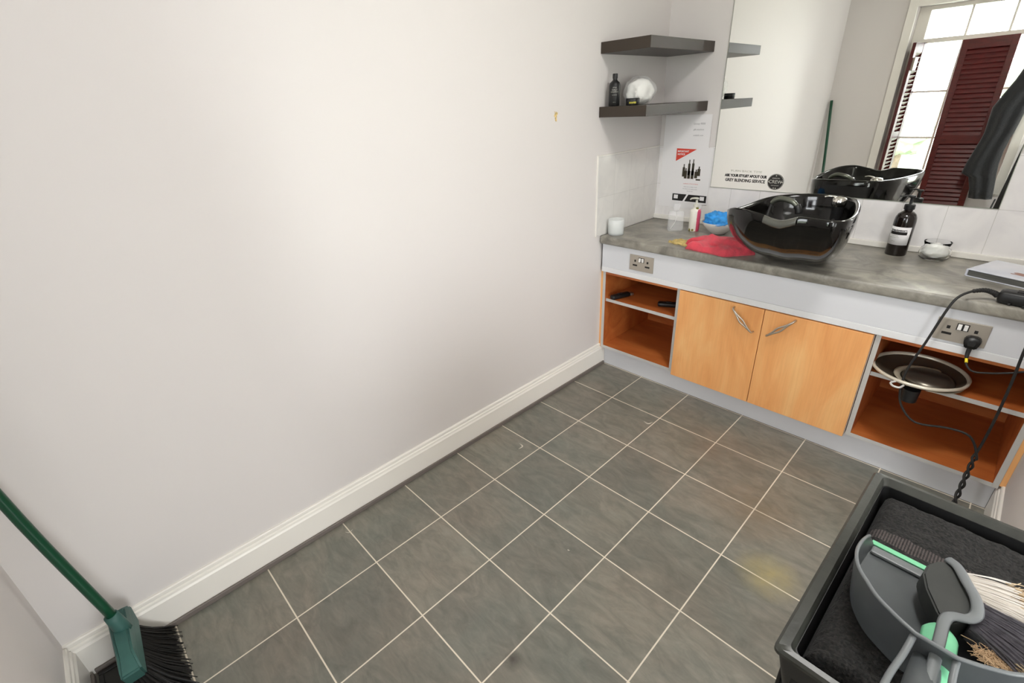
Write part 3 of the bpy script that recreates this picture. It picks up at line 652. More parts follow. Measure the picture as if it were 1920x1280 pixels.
b = B(); lathe(b, [(0, .1995), (.019, .1995), (.020, .202), (.020, .218), (.017, .221), (.006, .223), (.006, .248), (0, .248)], 24); p = obj('pump', b, M['blackpl'], t, auto=40)
b = B(); lathe(b, [(0, .248), (.011, .248), (.012, .256), (0, .258)], 16); tube(b, [(0, 0, .254), (-.018, -.008, .256), (-.042, -.018, .253)], lambda u: .0065-.003*u, 8, 4, .7); obj('nozzle', b, M['blackpl'], p, True)

t = thing('cotton_jar', 'round clear glass jar of cotton wool right of the dark pump bottle', 'jar', (1.418, -.092, WT))
b = B(); lathe(b, [(0, 0), (.040, 0), (.052, .010), (.056, .028), (.050, .048), (.043, .056), (.044, .062), (.048, .076), (.0465, .077), (.042, .062), (.041, .055), (.048, .046), (.0535, .028), (.049, .012), (.038, .004), (0, .004)], 40); obj('glass', b, M['glass'], t, True)
b = B(); bmesh.ops.create_icosphere(b, subdivisions=4, radius=1)
for v in b.verts:
    p = v.co.copy(); n_ = .95+.12*noise.noise(p*3); v.co = Vector((p.x*.050*n_*(1-.22*max(0, p.z)), p.y*.050*n_*(1-.22*max(0, p.z)), .033+p.z*.0275*n_+(.010*max(0, p.z))))
obj('cotton_wool', b, mat('cotton_white', lin(240, 238, 232), .9), t, True)

# hard cover book with picture
t = thing('hardcover_book', 'hardcover book with a pale picture cover lying at the right end of the worktop', 'book', (1.545, -.285, WT))
ax = Vector((1.0, -.80, 0)).normalized(); ay = Vector((-ax.y, ax.x, 0))
t.rotation_euler = (0, 0, math.atan2(-.36, 1.0))
cov = mat('silver_cover', lin(196, 200, 214), .25, coat=.5, col2=lin(222, 222, 226), vscale=5)
b = B(); box(b, (0, 0, 0), (.30, .21, .0035), .0015); box(b, (0, 0, .0255), (.30, .21, .029), .0015); box(b, (-.004, .0, .0005), (.004, .21, .0285), .003); obj('cover', b, cov, t)
b = B(); box(b, (.005, .004, .0037), (.295, .206, .0253)); obj('pages', b, mat('grey_page_block', lin(88, 88, 84), .6, var=.3, vscale=4, vstretch=(1, 1, 120)), t)
b = B(); cloth(b, [(.11, .055), (.26, .05), (.25, .10), (.12, .085)], 12, 6, lambda u, v: .0004, .0291, .1, .02, 1); obj('cover_picture', b, mat('brown_print', lin(150, 108, 92), .4), t)

# hair clipper with strain relief and cable going over the edge, twisting with a second cable
t = thing('hair_clipper', 'black hair clipper lying in front of the book on the worktop', 'clipper', (1.665, -.545, WT))
t.rotation_euler = (0, 0, math.atan2(-.10, 1))
b = B(); box(b, (-.012, -.026, 0), (.175, .034, .044), .014, 3); obj('body', b, M['blackpl'], t, True)
for k in range(4): obj('grip_rib', box(B(), (.02+.035*k, -.031, .002), (.028+.035*k, -.0245, .010), .002), M['blackru'], t)
b = B(); box(b, (.03, -.008, .0435), (.09, .016, .0475), .0015); obj('slide_switch', b, M['blackru'], t)

cabm = M['blackru']
t = thing('power_cable', 'black cable looping down from the clipper across the right open cabinet', 'cable', (1.56, -.60, 0))
def rel(pts, o): return [(p[0]-o[0], p[1]-o[1], p[2]-o[2]) for p in pts]
O = (1.56, -.60, 0)
c1 = [(1.650, -.545, .866), (1.615, -.56, .880), (1.585, -.590, .878), (1.556, -.618, .855), (1.540, -.628, .797), (1.519, -.630, .674), (1.496, -.630, .551), (1.498, -.630, .455), (1.52, -.630, .39), (1.575, -.630, .342), (1.665, -.640, .366), (1.722, -.648, .370), (1.752, -.650, .340), (1.766, -.650, .29)]
twA = []; twB = []
for k in range(0, 34):
    u = k/33; z = .285-.285*u+.006; a = u*PI*7; cx_ = 1.767+.002*u; cy = -.655-.07*u**2
    twA.append((cx_+.0055*math.cos(a), cy+.0055*math.sin(a), z)); twB.append((cx_-.0055*math.cos(a), cy-.0055*math.sin(a), z))
b = B(); tube(b, rel(c1[:-1]+twA, O), .0042, 8, 4); obj('cord', b, cabm, t, True)
b = B(); tube(b, rel([(1.652, -.545, .866), (1.64, -.549, .874), (1.615, -.56, .881), (1.588, -.587, .879)], O), lambda u: .0105-.004*u+.0008*math.sin(u*80), 10, 14); obj('strain_relief', b, M['blackru'], t, True)
t = thing('power_cable', 'straight black cable hanging from the worktop right end, twisting round the other one', 'cable', (1.76, -.62, 0)); O = (1.76, -.62, 0)
c2 = [(1.80, -.50, .850), (1.79, -.57, .852), (1.772, -.612, .835), (1.764, -.632, .748), (1.770, -.640, .60), (1.772, -.645, .45), (1.768, -.650, .33)]
b = B(); tube(b, rel(c2+twB, O), .0045, 8, 4); obj('cord', b, cabm, t, True)

t = thing('power_plug', 'black three pin plug in the right socket, its lead has a yellow band', 'plug', (1.638, -.572, .688))
b = B(); lathe(b, [(0, 0), (.0, 0)], 4); b.free()
b = B(); pl = [(-.024, .002), (-.018, -.016), (.018, -.016), (.024, .002), (.024, .020), (.014, .030), (-.014, .030), (-.024, .020)]
prism(b, pl, lambda x, z: (x, 0, z), lambda x, z: (x*.86, -.026, z*.86)); bmesh.ops.bevel(b, geom=b.edges[:], offset=.003, segments=2, affect='EDGES'); obj('body', b, M['blackpl'], t, True)
b = B(); prism(b, [(x*.45, z*.4+.004) for x, z in pl], lambda x, z: (x, -.0262, z), lambda x, z: (x, -.0285, z)); obj('grip', b, M['blackru'], t)
b = B(); tube(b, [(0, -.013, -.012), (.0, -.016, -.036), (.002, -.024, -.050)], lambda u: .0075-.002*u, 10, 5); obj('strain_relief', b, M['blackru'], t, True)
b = B(); tube(b, [(.002, -.024, -.048), (.008, -.038, -.068), (.030, -.046, -.085), (.070, -.046, -.078), (.118, -.044, -.060), (.160, -.030, -.045), (.205, -.02, -.04)], .0034, 8, 6); cd = obj('cord', b, cabm, t, True)
b = B(); tube(b, [(.0025, -.026, -.051), (.006, -.035, -.063)], .0046, 8, 3); tag(obj('yellow_band', b, mat('yellow_tape', lin(236, 214, 40), .5), cd, True), 'yellow tape band', None)

# ------------------------------------------------------------------ inside the open units
t = thing('steel_bowl', 'shallow stainless steel dish with a clear rim on the right unit shelf', 'dish', (1.525, -.485, .4603)); t.rotation_euler = (.0, 0, .05)
b = B(); lathe(b, [(0, .004), (.080, .004), (.120, .014), (.145, .030), (.152, .036), (.155, .035), (.154, .031), (.146, .024), (.120, .008), (.080, .0), (0, 0)], 56); obj('dish', b, mat('polished_steel', lin(128, 118, 102), .22, metal=.8), t, True)
b = B(); lathe(b, [(0, .030), (.060, .030), (.080, .020), (.088, .0045), (.084, .0045), (.076, .017), (.058, .026), (0, .026)], 40, (.035, -.01, 0)); tag(obj('strainer_insert', b, mat('dark_steel', lin(110, 104, 94), .3, metal=.8), t, True), 'darker domed insert', None)
b = B(); lathe(b, [(.146, .024), (.157, .031), (.158, .040), (.152, .043), (.146, .036)], 64, closed=True); tag(obj('rim', b, mat('bright_rim', lin(222, 214, 196), .3, metal=.4), t, True), 'bright rolled rim', None)
b = B(); lathe(b, [(.089, .005), (.104, .008), (.112, .013), (.104, .012), (.089, .0085)], 56, (.035, -.01, .0), closed=True); obj('inner_ring', b, mat('pale_ring', lin(214, 204, 180), .35, metal=.3), t, True)
b = B(); tube(b, [(-.055, -.140, .030), (-.070, -.158, .026), (-.060, -.172, .022), (-.040, -.172, .022), (-.030, -.155, .027)], .004, 8, 6); obj('hanging_loop', b, M['edge'], t, True)
b = B(); lathe(b, [(0, 0), (.027, 0), (.029, .052), (0, .053)], 24); o = obj('rubber_foot', b, M['blackpl'], t, auto=40); o.location = (-.003, -.107, -.052)

def clip(name, label, loc, rz):
    t = thing(name, label, 'clipper', loc, rz)
    b = B(); box(b, (-.075, -.020, 0), (.055, .020, .026), .010, 3); obj('body', b, M['blackpl'], t, True)
    b = B(); box(b, (.0555, -.018, .003), (.078, .018, .018), .003); obj('blade_head', b, M['steel'], t)
    b = B(); box(b, (-.03, -.008, .0262), (.0, .008, .030), .002); obj('switch', b, M['blackru'], t)
    return t
clip('hair_trimmer', 'black hair trimmer on the left unit shelf, against its left side', (.098, -.470, .4603), 1.25)
clip('hair_trimmer', 'black hair trimmer tucked at the right side of the left unit shelf', (.398, -.42, .4603), .5)
b = B(); tube(b, [(.36, -.26, .4645), (.39, -.31, .465), (.43, -.30, .465), (.45, -.26, .465), (.42, -.22, .4645), (.38, -.23, .465)], .004, 8, 8); t = obj('coiled_lead', b, cabm, None, True); tag(t, 'short black lead coiled beside the right hand trimmer on the left unit shelf', 'cable')

# ------------------------------------------------------------------ broom in the corner
t = thing('broom', 'green handled broom standing in the corner beside the long white wall', 'broom', (.19, -3.04, 0))
O = (.19, -3.04, 0)
b = B(); tube(b, rel([(.155, -3.045, .255), (.11, -3.11, .76), (.030, -3.170, 1.425)], O), .0125, 14, 6); obj('handle', b, M['pegreen'], t, True)
hb = B()
bl = [(.045, -3.075), (.045, -3.015), (.285, -3.020), (.285, -3.075)]
def HD(x, y): return None
q0 = [(.075, -3.078, .150), (.075, -3.018, .150), (.285, -3.030, .150), (.285, -3.075, .150)]
q1 = [(.050, -3.080, .205), (.050, -3.020, .205), (.305, -3.030, .205), (.305, -3.078, .205)]
q2 = [(.085, -3.072, .238), (.085, -3.030, .238), (.255, -3.034, .238), (.255, -3.068, .238)]
V = [[hb.verts.new((p[0]-O[0], p[1]-O[1], p[2])) for p in q] for q in (q0, q1, q2)]
hb.faces.new(V[0][::-1]); hb.faces.new(V[2])
for a, b_ in zip(V, V[1:]):
    for i in range(4): hb.faces.new((a[i], a[(i+1) % 4], b_[(i+1) % 4], b_[i]))
bmesh.ops.bevel(hb, geom=hb.edges[:], offset=.005, segments=2, affect='EDGES')
head = obj('head_block', hb, M['teal'], t, auto=40)
b = B(); tube(b, rel([(.157, -3.043, .222), (.150, -3.052, .290)], O), lambda u: .021-.004*u, 14, 3); obj('handle_socket', b, M['teal'], head, True)
b = B(); rnd = random.Random(3)
for i in range(1500):
    u = rnd.random(); v = rnd.random(); x = .080+.200*u; y = -3.073+.045*v
    fx = (u-.5)*.10+rnd.uniform(-.012, .012); fy = (v-.45)*.10+.020+rnd.uniform(-.01, .01)
    tube(b, rel([(x, y, .152), (x+fx*.45, y+fy*.40, .080), (x+fx, y+fy, (.0085 if y+fy < -3.01 else .002)+rnd.random()*.012)], O), lambda q: .0022-.0008*q, 4, 2)
obj('bristles', b, mat('black_bristle', lin(20, 19, 18), .6), t)

t = thing('rubber_mat', 'flat dark grey rubber mat lying in the corner under the broom', 'mat', (.20, -3.02, 0))
b = B(); box(b, (-.165, -.145, 0), (.12, .005, .006), .002); obj('pad', b, mat('dark_grey_rubber', lin(46, 46, 43), .6, var=.1), t)
b = B()
for lo, hi in (((-.165, -.145, .0062), (-.153, .005, .012)), ((-.152, -.145, .0062), (.12, -.133, .012))): box(b, lo, hi, .002)
obj('raised_rim', b, M['blackru'], t)


# ------------------------------------------------------------------ trolley with towel, dustpan and brush
TZ = .80
tx0, tx1, ty0, ty1 = 1.553, 1.985, -2.255, -1.725
sh = 0.0
t = thing('salon_trolley', 'black plastic salon trolley with a deep tray top at the lower right', 'trolley', (1.77, -1.99, 0)); t.rotation_euler = (0, 0, math.radians(-1.6))
cx, cy = (tx0+tx1)/2, (ty0+ty1)/2; hw, hd = (tx1-tx0)/2, (ty1-ty0)/2
trp = mat('scuffed_black_plastic', lin(56, 57, 52), .34, var=.18, vscale=30, bump=.06, bscale=50)
def rrect(hx, hy, r, n=6):
    out = []
    for sx, sy, a0 in ((1, 1, 0), (-1, 1, PI/2), (-1, -1, PI), (1, -1, 3*PI/2)):
        for k in range(n+1):
            a = a0+PI/2*k/n; out.append((sx*(hx-r)+r*math.cos(a), sy*(hy-r)+r*math.sin(a)))
    return out
def loftr(b, secs, cap0=True, cap1=True):
    R = [[b.verts.new((x, y, z)) for x, y in rrect(hx, hy, r)] for hx, hy, r, z in secs]
    n = len(R[0])
    for a, c in zip(R, R[1:]):
        for i in range(n): b.faces.new((a[i], a[(i+1) % n], c[(i+1) % n], c[i]))
    if cap0: b.faces.new(R[0][::-1])
    if cap1: b.faces.new(R[-1])
    return b
b = loftr(B(), [(hw-.020, hd-.020, .012, TZ-.10), (hw-.005, hd-.005, .010, TZ-.013), (hw-.024, hd-.022, .012, TZ-.013), (hw-.030, hd-.026, .012, TZ-.084)]); obj('tray_body', b, M['blackpl'], t, auto=35)  # darker than the rim: shade on the front face put into the colour
b = loftr(B(), [(hw-.004, hd-.004, .010, TZ-.0125), (hw, hd, .010, TZ-.010), (hw, hd, .010, TZ-.004), (hw-.004, hd-.004, .009, TZ), (hw-.017, hd-.012, .010, TZ+.001), (hw-.020, hd-.015, .010, TZ-.004), (hw-.023, hd-.021, .010, TZ-.0125)], False, False)
tag(obj('tray_rim', b, trp, t, auto=35), 'scuffed grey black rim', None)
b = loftr(B(), [(hw-.03, hd-.03, .03, .30), (hw-.01, hd-.01, .026, .38), (hw-.014, hd-.014, .022, .38), (hw-.04, hd-.04, .012, .31)]); obj('lower_tray', b, trp, t, auto=35)
for sx in (-1, 1):
    for sy in (-1, 1):
        b = B(); box(b, (sx*(hw-.05)-.016, sy*(hd-.05)-.016, .07), (sx*(hw-.05)+.016, sy*(hd-.05)+.016, TZ-.09), .006); lg = obj('leg', b, M['blackpl'], t, True)
        b = B(); lathe(b, [(0, -.010), (.028, -.010), (.030, -.006), (.030, .006), (.028, .010), (0, .010)], 24); bmesh.ops.rotate(b, verts=b.verts[:], cent=(0, 0, 0), matrix=Matrix.Rotation(PI/2, 3, 'Y')); w = obj('caster_wheel', b, M['blackru'], lg, auto=40); w.location = (sx*(hw-.05), sy*(hd-.05), .0302)
b = B(); box(b, (-hw+.030, -hd+.012, .39), (hw-.030, -hd+.018, TZ-.055), .002); obj('front_panel', b, M['blackpl'], t)
b = B(); box(b, (-hw+.012, -hd+.030, .39), (-hw+.018, hd-.030, TZ-.055), .002); obj('side_panel', b, M['blackpl'], t)

def terry():
    m = bpy.data.materials.new('black_terry'); m.use_nodes = True; nt = m.node_tree; b = nt.nodes['Principled BSDF']; b.inputs['Roughness'].default_value = .95; b.inputs['Sheen Weight'].default_value = .05
    t = nt.nodes.new('ShaderNodeTexCoord'); n = nt.nodes.new('ShaderNodeTexNoise'); n.inputs['Scale'].default_value = 210; n.inputs['Detail'].default_value = 3; nt.links.new(t.outputs['Object'], n.inputs['Vector'])
    w = nt.nodes.new('ShaderNodeTexWave'); w.inputs['Scale'].default_value = 70; w.bands_direction = 'X'; nt.links.new(t.outputs['Object'], w.inputs['Vector'])
    s = nt.nodes.new('ShaderNodeSeparateXYZ'); nt.links.new(t.outputs['Object'], s.inputs[0])
    # woven header bands run across the towel at two places
    acc = None
    for c, wd in ((.100, .016), (-.040+.045, .017)):
        a = nt.nodes.new('ShaderNodeMath'); a.operation = 'SUBTRACT'; a.inputs[1].default_value = c; nt.links.new(s.outputs['Y'], a.inputs[0])
        ab = nt.nodes.new('ShaderNodeMath'); ab.operation = 'ABSOLUTE'; nt.links.new(a.outputs[0], ab.inputs[0])
        lt = nt.nodes.new('ShaderNodeMath'); lt.operation = 'LESS_THAN'; lt.inputs[1].default_value = wd; nt.links.new(ab.outputs[0], lt.inputs[0])
        if acc is None: acc = lt.outputs[0]
        else:
            mxm = nt.nodes.new('ShaderNodeMath'); mxm.operation = 'MAXIMUM'; nt.links.new(acc, mxm.inputs[0]); nt.links.new(lt.outputs[0], mxm.inputs[1]); acc = mxm.outputs[0]
    r1 = nt.nodes.new('ShaderNodeValToRGB'); r1.color_ramp.elements[0].position = .35; r1.color_ramp.elements[0].color = lin(6, 6, 6); r1.color_ramp.elements[1].position = .7; r1.color_ramp.elements[1].color = lin(42, 40, 38); nt.links.new(n.outputs['Fac'], r1.inputs[0])
    r2 = nt.nodes.new('ShaderNodeValToRGB'); r2.color_ramp.elements[0].color = lin(26, 23, 23); r2.color_ramp.elements[1].color = lin(82, 73, 71); nt.links.new(w.outputs['Fac'], r2.inputs[0])
    mx = nt.nodes.new('ShaderNodeMixRGB'); nt.links.new(acc, mx.inputs[0]); nt.links.new(r1.outputs[0], mx.inputs[1]); nt.links.new(r2.outputs[0], mx.inputs[2]); nt.links.new(mx.outputs[0], b.inputs['Base Color'])
    bp = nt.nodes.new('ShaderNodeBump'); bp.inputs['Strength'].default_value = .9; bp.inputs['Distance'].default_value = .004; nt.links.new(n.outputs['Fac'], bp.inputs['Height']); nt.links.new(bp.outputs[0], b.inputs['Normal'])
    return m
ter = terry()
t = thing('black_towel', 'black terry towel folded inside the trolley tray under the dustpan', 'towel', (1.77, -1.99, TZ-.0845)); t.rotation_euler = (0, 0, math.radians(-1.6))
def twh(u, v):
    h = .070+.006*noise.noise((u*3, v*4, 0))+.004*noise.noise((u*11, v*11, 2))+.0025*noise.noise((u*40, v*40, 2))
    h -= .012*math.exp(-((v-.48)/.035)**2)
    h += .006*math.sin(v*6)
    return h
b = B(); cloth(b, [(-hw+.031, -hd+.028), (hw-.031, -hd+.028), (hw-.031, hd-.028), (-hw+.031, hd-.028)], 90, 110, twh, 0, .05); obj('folded_terry', b, ter, t, True)
b = B()
def tw2(u, v): return .026+.005*noise.noise((u*4, v*4, 8))+.004*noise.noise((u*26, v*26, 8))
cloth(b, [(-hw+.036, -hd+.032), (hw-.036, -hd+.032), (hw-.05, -.02), (-hw+.048, -.05)], 70, 50, tw2, .058, .10, .012, 3); obj('front_fold', b, ter, t, True)

# dustpan
PZ = TZ+.004
grey = mat('mid_grey_plastic', lin(76, 80, 82), .42, var=.10, vscale=16)
lgrey = mat('light_grey_plastic', lin(116, 120, 122), .4)
mint = mat('mint_green_rubber', lin(126, 205, 160), .5, var=.08, vscale=20)
t = thing('dustpan', 'grey dustpan with a mint green lip lying on the black towel', 'dustpan', (1.706, -2.072, PZ)); t.rotation_euler = (math.radians(-3), 0, math.radians(-3))
# plan outline of the pan, from the left end of the lip round the back to the right end
half = [(.118, .122), (.121, .070), (.118, .015), (.104, -.035), (.078, -.072), (.048, -.092), (.022, -.104)]
left = [(-x, y) for x, y in half]; outline = smoothpath([(x, y, 0) for x, y in left], 5) + smoothpath([(x, y, 0) for x, y in reversed(half)], 5)
def wallh(p): 
    u = max(0, (0.122-p.y)/.226); return .016+.060*min(1, u*1.25)**.8
b = B(); N = len(outline)
def shell(b, inset_lo, inset_hi, zlo, thick):
    pass
outer_b = [b.verts.new((p.x*.93, p.y if p.y > .1 else p.y*.96, .0)) for p in outline]
outer_t = [b.verts.new((p.x, p.y, wallh(p))) for p in outline]
inner_t = [b.verts.new((p.x*.965, p.y if p.y > .12 else p.y*.965+.0005, wallh(p))) for p in outline]
inner_b = [b.verts.new((p.x*.895, p.y if p.y > .1 else p.y*.92, .0035)) for p in outline]
for A_, B_ in ((outer_b, outer_t), (outer_t, inner_t), (inner_t, inner_b)):
    for i in range(N-1): b.faces.new((A_[i], A_[i+1], B_[i+1], B_[i]))
b.faces.new(outer_b[::-1]); b.faces.new(inner_b)
b.faces.new((outer_b[0], outer_t[0], inner_t[0], inner_b[0])); b.faces.new((outer_b[-1], inner_b[-1], inner_t[-1], outer_t[-1])); b.faces.new((outer_b[0], inner_b[0], inner_b[-1], outer_b[-1]))
obj('pan', b, grey, t, auto=50)
b = B()
for sgn in (1,):
    P3 = [Vector((p.x*.983, p.y, wallh(p)+.001)) for p in outline]
    tube(b, P3, .0027, 8, 0)
tag(obj('rolled_rim', b, lgrey, t, True), 'lighter grey rolled rim', None)
b = B(); box(b, (-.106, .094, .003), (.106, .113, .010), .003); tag(obj('step_bar', b, lgrey, t), 'lighter grey ridge', None)
b = B(); prism(b, [(-.110, .120), (.110, .120), (.110, .131), (-.110, .131)], lambda x, y: (x, y, .000), lambda x, y: (x, y, .006)); obj('rubber_lip', b, mint, t)
b = B(); tube(b, [(0, -.095, .040), (0, -.13, .050), (0, -.19, .052), (0, -.27, .046)], lambda u: .017-.003*abs(u-.5), 12, 6, .55); hn = obj('handle', b, grey, t, True)
for s in (-1, 1):
    b = B(); tube(b, [(s*.022, -.100, .070), (s*.024, -.13, .062), (s*.030, -.19, .058), (s*.028, -.27, .050)], .004, 8, 5); obj('handle_edge', b, lgrey, hn, True)

# hand brush lying on its side across the pan
t = thing('hand_brush', 'grey and mint hand brush with white and dark bristles lying on the dustpan', 'brush', (1.705, -2.03, TZ+.045)); O = (1.705, -2.03, TZ+.045)
bod = [(-.020, .052), (-.032, .030), (-.034, .008), (-.026, -.020), (-.008, -.056), (.004, -.072), (.012, -.062), (.026, -.044), (.030, -.028), (.026, -.002), (.012, .030), (.000, .052), (-.010, .058)]
b = B(); prism(b, bod, lambda x, y: (x, y, -.018), lambda x, y: (x*.96, y*.98, .014)); bmesh.ops.bevel(b, geom=b.edges[:], offset=.0025, segments=2, affect='EDGES'); body = obj('brush_body', b, mat('dark_grey_plastic', lin(50, 52, 50), .5, var=.12, vscale=25), t, auto=40)
b = B()
rimp = smoothpath([(-.010, .060, .016), (.002, .050, .018), (.014, .026, .019), (.027, -.002, .020), (.031, -.028, .020), (.024, -.046, .020), (.008, -.056, .020), (.001, -.072, .022), (.000, -.110, .024), (.000, -.200, .022)], 6)
tube(b, rimp, lambda u: .0075 if u < .6 else .0075-.002*(u-.6), 8, 0, .55); tag(obj('body_edge', b, lgrey, body, True), 'lighter grey edge', None)
b = B(); tube(b, [(.002, -.068, .002), (.002, -.085, .004), (.002, -.12, .006), (.000, -.20, .006)], lambda u: .010+.010*min(1, u*3), 12, 6, .5); tag(obj('handle_grip', b, mint, t, True), 'mint green grip', None)
rnd = random.Random(5)
wbm = B(); dbm = B(); tbm = B()
for i in range(1700):
    v = rnd.random(); y0 = .050-.100*v; x0 = .004+.026*math.sin(min(1, v*1.25)*PI*.55)*.95; z0_ = rnd.uniform(-.014, .012)
    ang = math.radians(14-52*v+rnd.uniform(-5, 5)); Ln = .075+rnd.uniform(-.010, .014)+.012*math.sin(v*PI)
    dx, dy = math.cos(ang)*Ln, math.sin(ang)*Ln; dz = rnd.uniform(-.012, .010)
    dark = v > .42
    pts = [(x0, y0, z0_), (x0+dx*.5, y0+dy*.5+rnd.uniform(-.002, .002), z0_+dz*.4+.003), (x0+dx*.80, y0+dy*.80, z0_+dz*.8)]
    tube(dbm if dark else wbm, pts, .0009, 3, 2)
    tube(tbm, [pts[2], (x0+dx*.92, y0+dy*.92+rnd.uniform(-.003, .003), z0_+dz), (x0+dx*1.04, y0+dy*1.04+rnd.uniform(-.008, .008), z0_+dz*1.2)], lambda u: .0009-.0004*u, 3, 2)
tag(obj('bristles', wbm, mat('white_bristle', lin(226, 220, 212), .55), t), 'white bristles', None, kind='stuff')
tag(obj('bristles', dbm, mat('slate_bristle', lin(98, 95, 102), .55, var=.3, vscale=60), t), 'dark grey bristles', None, kind='stuff')
tag(obj('bristle_tips', tbm, mat('tan_bristle', lin(206, 184, 152), .6), t), 'worn tan bristle tips', None, kind='stuff')
b = B(); rnd = random.Random(9)
for i in range(160):
    a = rnd.uniform(0, 2*PI); r_ = rnd.uniform(.004, .018); c_ = Vector((.062+r_*math.cos(a)*1.5, -.082+r_*math.sin(a)*.7, .004))
    tube(b, [c_, c_+Vector((rnd.uniform(-.01, .01), rnd.uniform(-.01, .01), .006)), c_+Vector((rnd.uniform(-.016, .016), rnd.uniform(-.012, .012), .004))], .0005, 4, 3)
obj('hair_tangle', b, mat('brown_hair', lin(186, 156, 122), .7), t)

# ------------------------------------------------------------------ seen in the mirror: shutters, coats, leaning board
def shutter(name, label, loc, rotm, w, h, mids, pitch=.036):
    t = thing(name, label, 'shutter', loc); t.rotation_euler = rotm
    st = .045; b = B(); box(b, (-w/2, -.013, 0), (-w/2+st, .013, h), .003); obj('stile', b, M['mahog'], t)
    b = B(); box(b, (w/2-st, -.013, 0), (w/2, .013, h), .003); obj('stile', b, M['mahog'], t)
    rails = [(0, .07)]+mids+[(h-.075, h)]
    for a, c in rails: b = B(); box(b, (-w/2+st-.001, -.012, a), (w/2-st+.001, .012, c), .002); obj('rail', b, M['mahog'], t)
    for (a, c), (d, e) in zip(rails, rails[1:]):
        b = B(); nl = max(2, round((d-c)/pitch)); sp_ = (d-c)/nl
        for q in range(nl):
            z = c+sp_*(q+.5)
            xbox(b, Matrix.Translation((0, 0, z)) @ Matrix.Rotation(math.radians(-62), 4, 'X'), (w-2*st+.002, .044, .006), .0015, 1)
        obj('louvres', b, M['mahog'], t)
    return t
shutter('louvred_shutter', 'dark red louvred shutter half closed over the window, seen in the mirror', (1.098, -3.165, .46), (0, math.radians(-1.0), 0), .345, 1.385, [(.585, .655)])
sh2 = shutter('louvred_shutter', 'dark red louvred shutter folded edge on at the window reveal, seen in the mirror', (.604, -3.226, .700), (0, 0, math.radians(103)), .195, 1.154, [(.38, .44)])
b = B(); box(b, (-.03, -.014, 0), (.03, .014, .10), .002); hg = obj('hinge_plate', b, M['plate'], sh2); hg.location = (.05, -.0155, .94)

t = thing('salon_gown', 'black salon gown hanging beside the window, seen in the mirror', 'gown', (1.36, -3.06, .62))
rows = [(1.90, 1.52, 1.56, .03), (1.78, 1.42, 1.58, .045), (1.65, 1.35, 1.56, .055), (1.52, 1.312, 1.50, .06), (1.42, 1.270, 1.46, .065), (1.33, 1.235, 1.44, .07), (1.22, 1.238, 1.43, .07), (1.14, 1.24, 1.42, .07), (1.10, 1.235, 1.41, .06), (1.0, 1.215, 1.40, .06), (.90, 1.195, 1.40, .06), (.82, 1.185, 1.41, .065), (.79, 1.24, 1.415, .06), (.70, 1.27, 1.43, .06), (.62, 1.285, 1.44, .06)]
b = B(); R_ = []
for z, xa, xb, th in rows:
    n = 40; ring = []
    for k in range(n):
        a = 2*PI*k/n; cx_, hx = (xa+xb)/2, (xb-xa)/2
        fold = 1+.20*math.sin(a*6+z*3)*(1 if z < 1.6 else .4)
        ring.append(b.verts.new((cx_+hx*math.cos(a)-1.36, th*math.sin(a)*fold*.8, z-.62)))
    R_.append(ring)
for a, c in zip(R_, R_[1:]):
    for k in range(len(a)): b.faces.new((a[k], a[(k+1) % len(a)], c[(k+1) % len(a)], c[k]))
b.faces.new(R_[0]); b.faces.new(R_[-1][::-1]); obj('drape', b, M['black_cloth'], t, True)
b = B(); tube(b, [(.18, 0, 1.27), (.18, 0, 1.31), (.18, -.02, 1.335), (.18, -.040, 1.335)], .006, 8, 4); obj('collar_loop', b, M['blackru'], t, True)
b = B(); box(b, (1.52, YF+.0225, 1.93), (1.56, YF+.030, 1.99), .003); tube(b, [(1.54, YF+.03, 1.955), (1.54, YF+.07, 1.945), (1.54, YF+.092, 1.965)], .006, 8, 4); tag(obj('coat_hook', b, M['steel']), 'metal coat hook beside the window holding the black gown', 'hook')

t = thing('folded_board', 'black folded board leaning against the window wall, seen at the right mirror edge', 'board', (1.53, -3.10, 0)); 
b = B(); prism(b, [(-.10, .0), (.10, .0), (.05, 1.02), (-.03, 1.05)], lambda x, z: (x, -.06*z/1.0+.0, z), lambda x, z: (x, -.06*z/1.0+.022, z)); obj('panel', b, M['blackpl'], t)
b = B(); tube(b, [(-.13, .03, .0), (-.07, .03, .62)], .006, 8, 2); obj('strut', b, M['blackpl'], t, True)

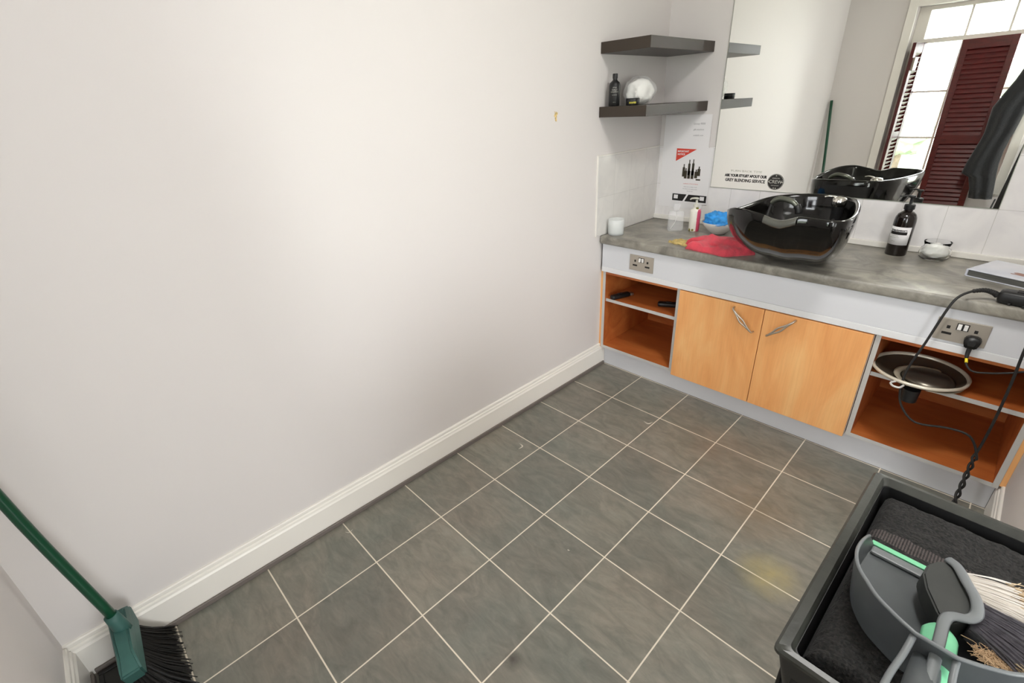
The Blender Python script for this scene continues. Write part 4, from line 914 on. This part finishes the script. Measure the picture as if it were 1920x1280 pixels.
# ------------------------------------------------------------------ marks, paint chip, scraps
b = B(); cloth(b, [(-.004, -.020), (.005, -.018), (.011, .016), (-.009, .020)], 10, 12, lambda u, v: .0012+.0008*noise.noise((u*5, v*5, 0)), 0, .3, .010, 2)
bmesh.ops.rotate(b, verts=b.verts[:], cent=(0, 0, 0), matrix=Matrix.Rotation(PI/2, 3, 'Z') @ Matrix.Rotation(PI/2, 3, 'X'))
t = obj('wall_chip', b, mat('chipped_plaster', lin(214, 188, 128), .8, var=.35, vscale=120), None); t.location = (0.0003, -.951, 1.476); tag(t, 'small tan chip of damaged plaster on the long white wall', 'chip')
pts = [((.583, -.899), .5, .046, 'pale curl of debris on the floor tile nearest the cabinet doors'), ((.224, -1.487), 2.2, .042, 'pale curl of debris on the floor near the long skirting'), ((.794, -1.804), 0, .009, 'tiny white fleck on the middle floor tiles'), ((.088, -2.348), 1.2, .030, 'fine hair curl on the floor beside the skirting, nearest the broom')]
for (x, y), a, L_, lb in pts:
    b = B(); tube(b, [(-L_/2, L_*.2, .002), (0, -L_*.18, .003), (L_/2, L_*.25, .002)], lambda u: .0003+min(.0034, L_*.25)*math.sin(max(.05, min(.95, u))*PI)*(.35 if 'hair' in lb else 1), 6, 6, .5)
    o = obj('debris_scrap', b, mat('scrap', lin(206, 198, 184), .8), None, True); o.location = (x, y, .0); o.rotation_euler = (0, 0, a); tag(o, lb, 'debris', 'bits of debris on the floor')

# unseen ceiling lamp added above the frame as general fill
t = thing('fill_lamp', 'round opal lamp added out of view as fill light', 'lamp', (1.48, -1.45, CEIL-.09))
em = bpy.data.materials.new('fill_lamp_opal'); em.use_nodes = True; eb = em.node_tree.nodes['Principled BSDF']; eb.inputs['Emission Color'].default_value = (1, .95, .88, 1); eb.inputs['Emission Strength'].default_value = 2.0
obj('shade', lathe(B(), [(0, 0), (.10, .004), (.17, .03), (.19, .0885), (0, .0885)], 40), em, t, True)
area('fill_light', (1.48, -1.45, CEIL-.12), (0, 0, 0), .34, .34, 14, (1.0, .985, .96))
area('fill_light', (2.7, -2.6, CEIL-.05), (0, 0, 0), .6, .6, 4, (1.0, .985, .96))  # unseen fill light added over the adjoining room, no fixture
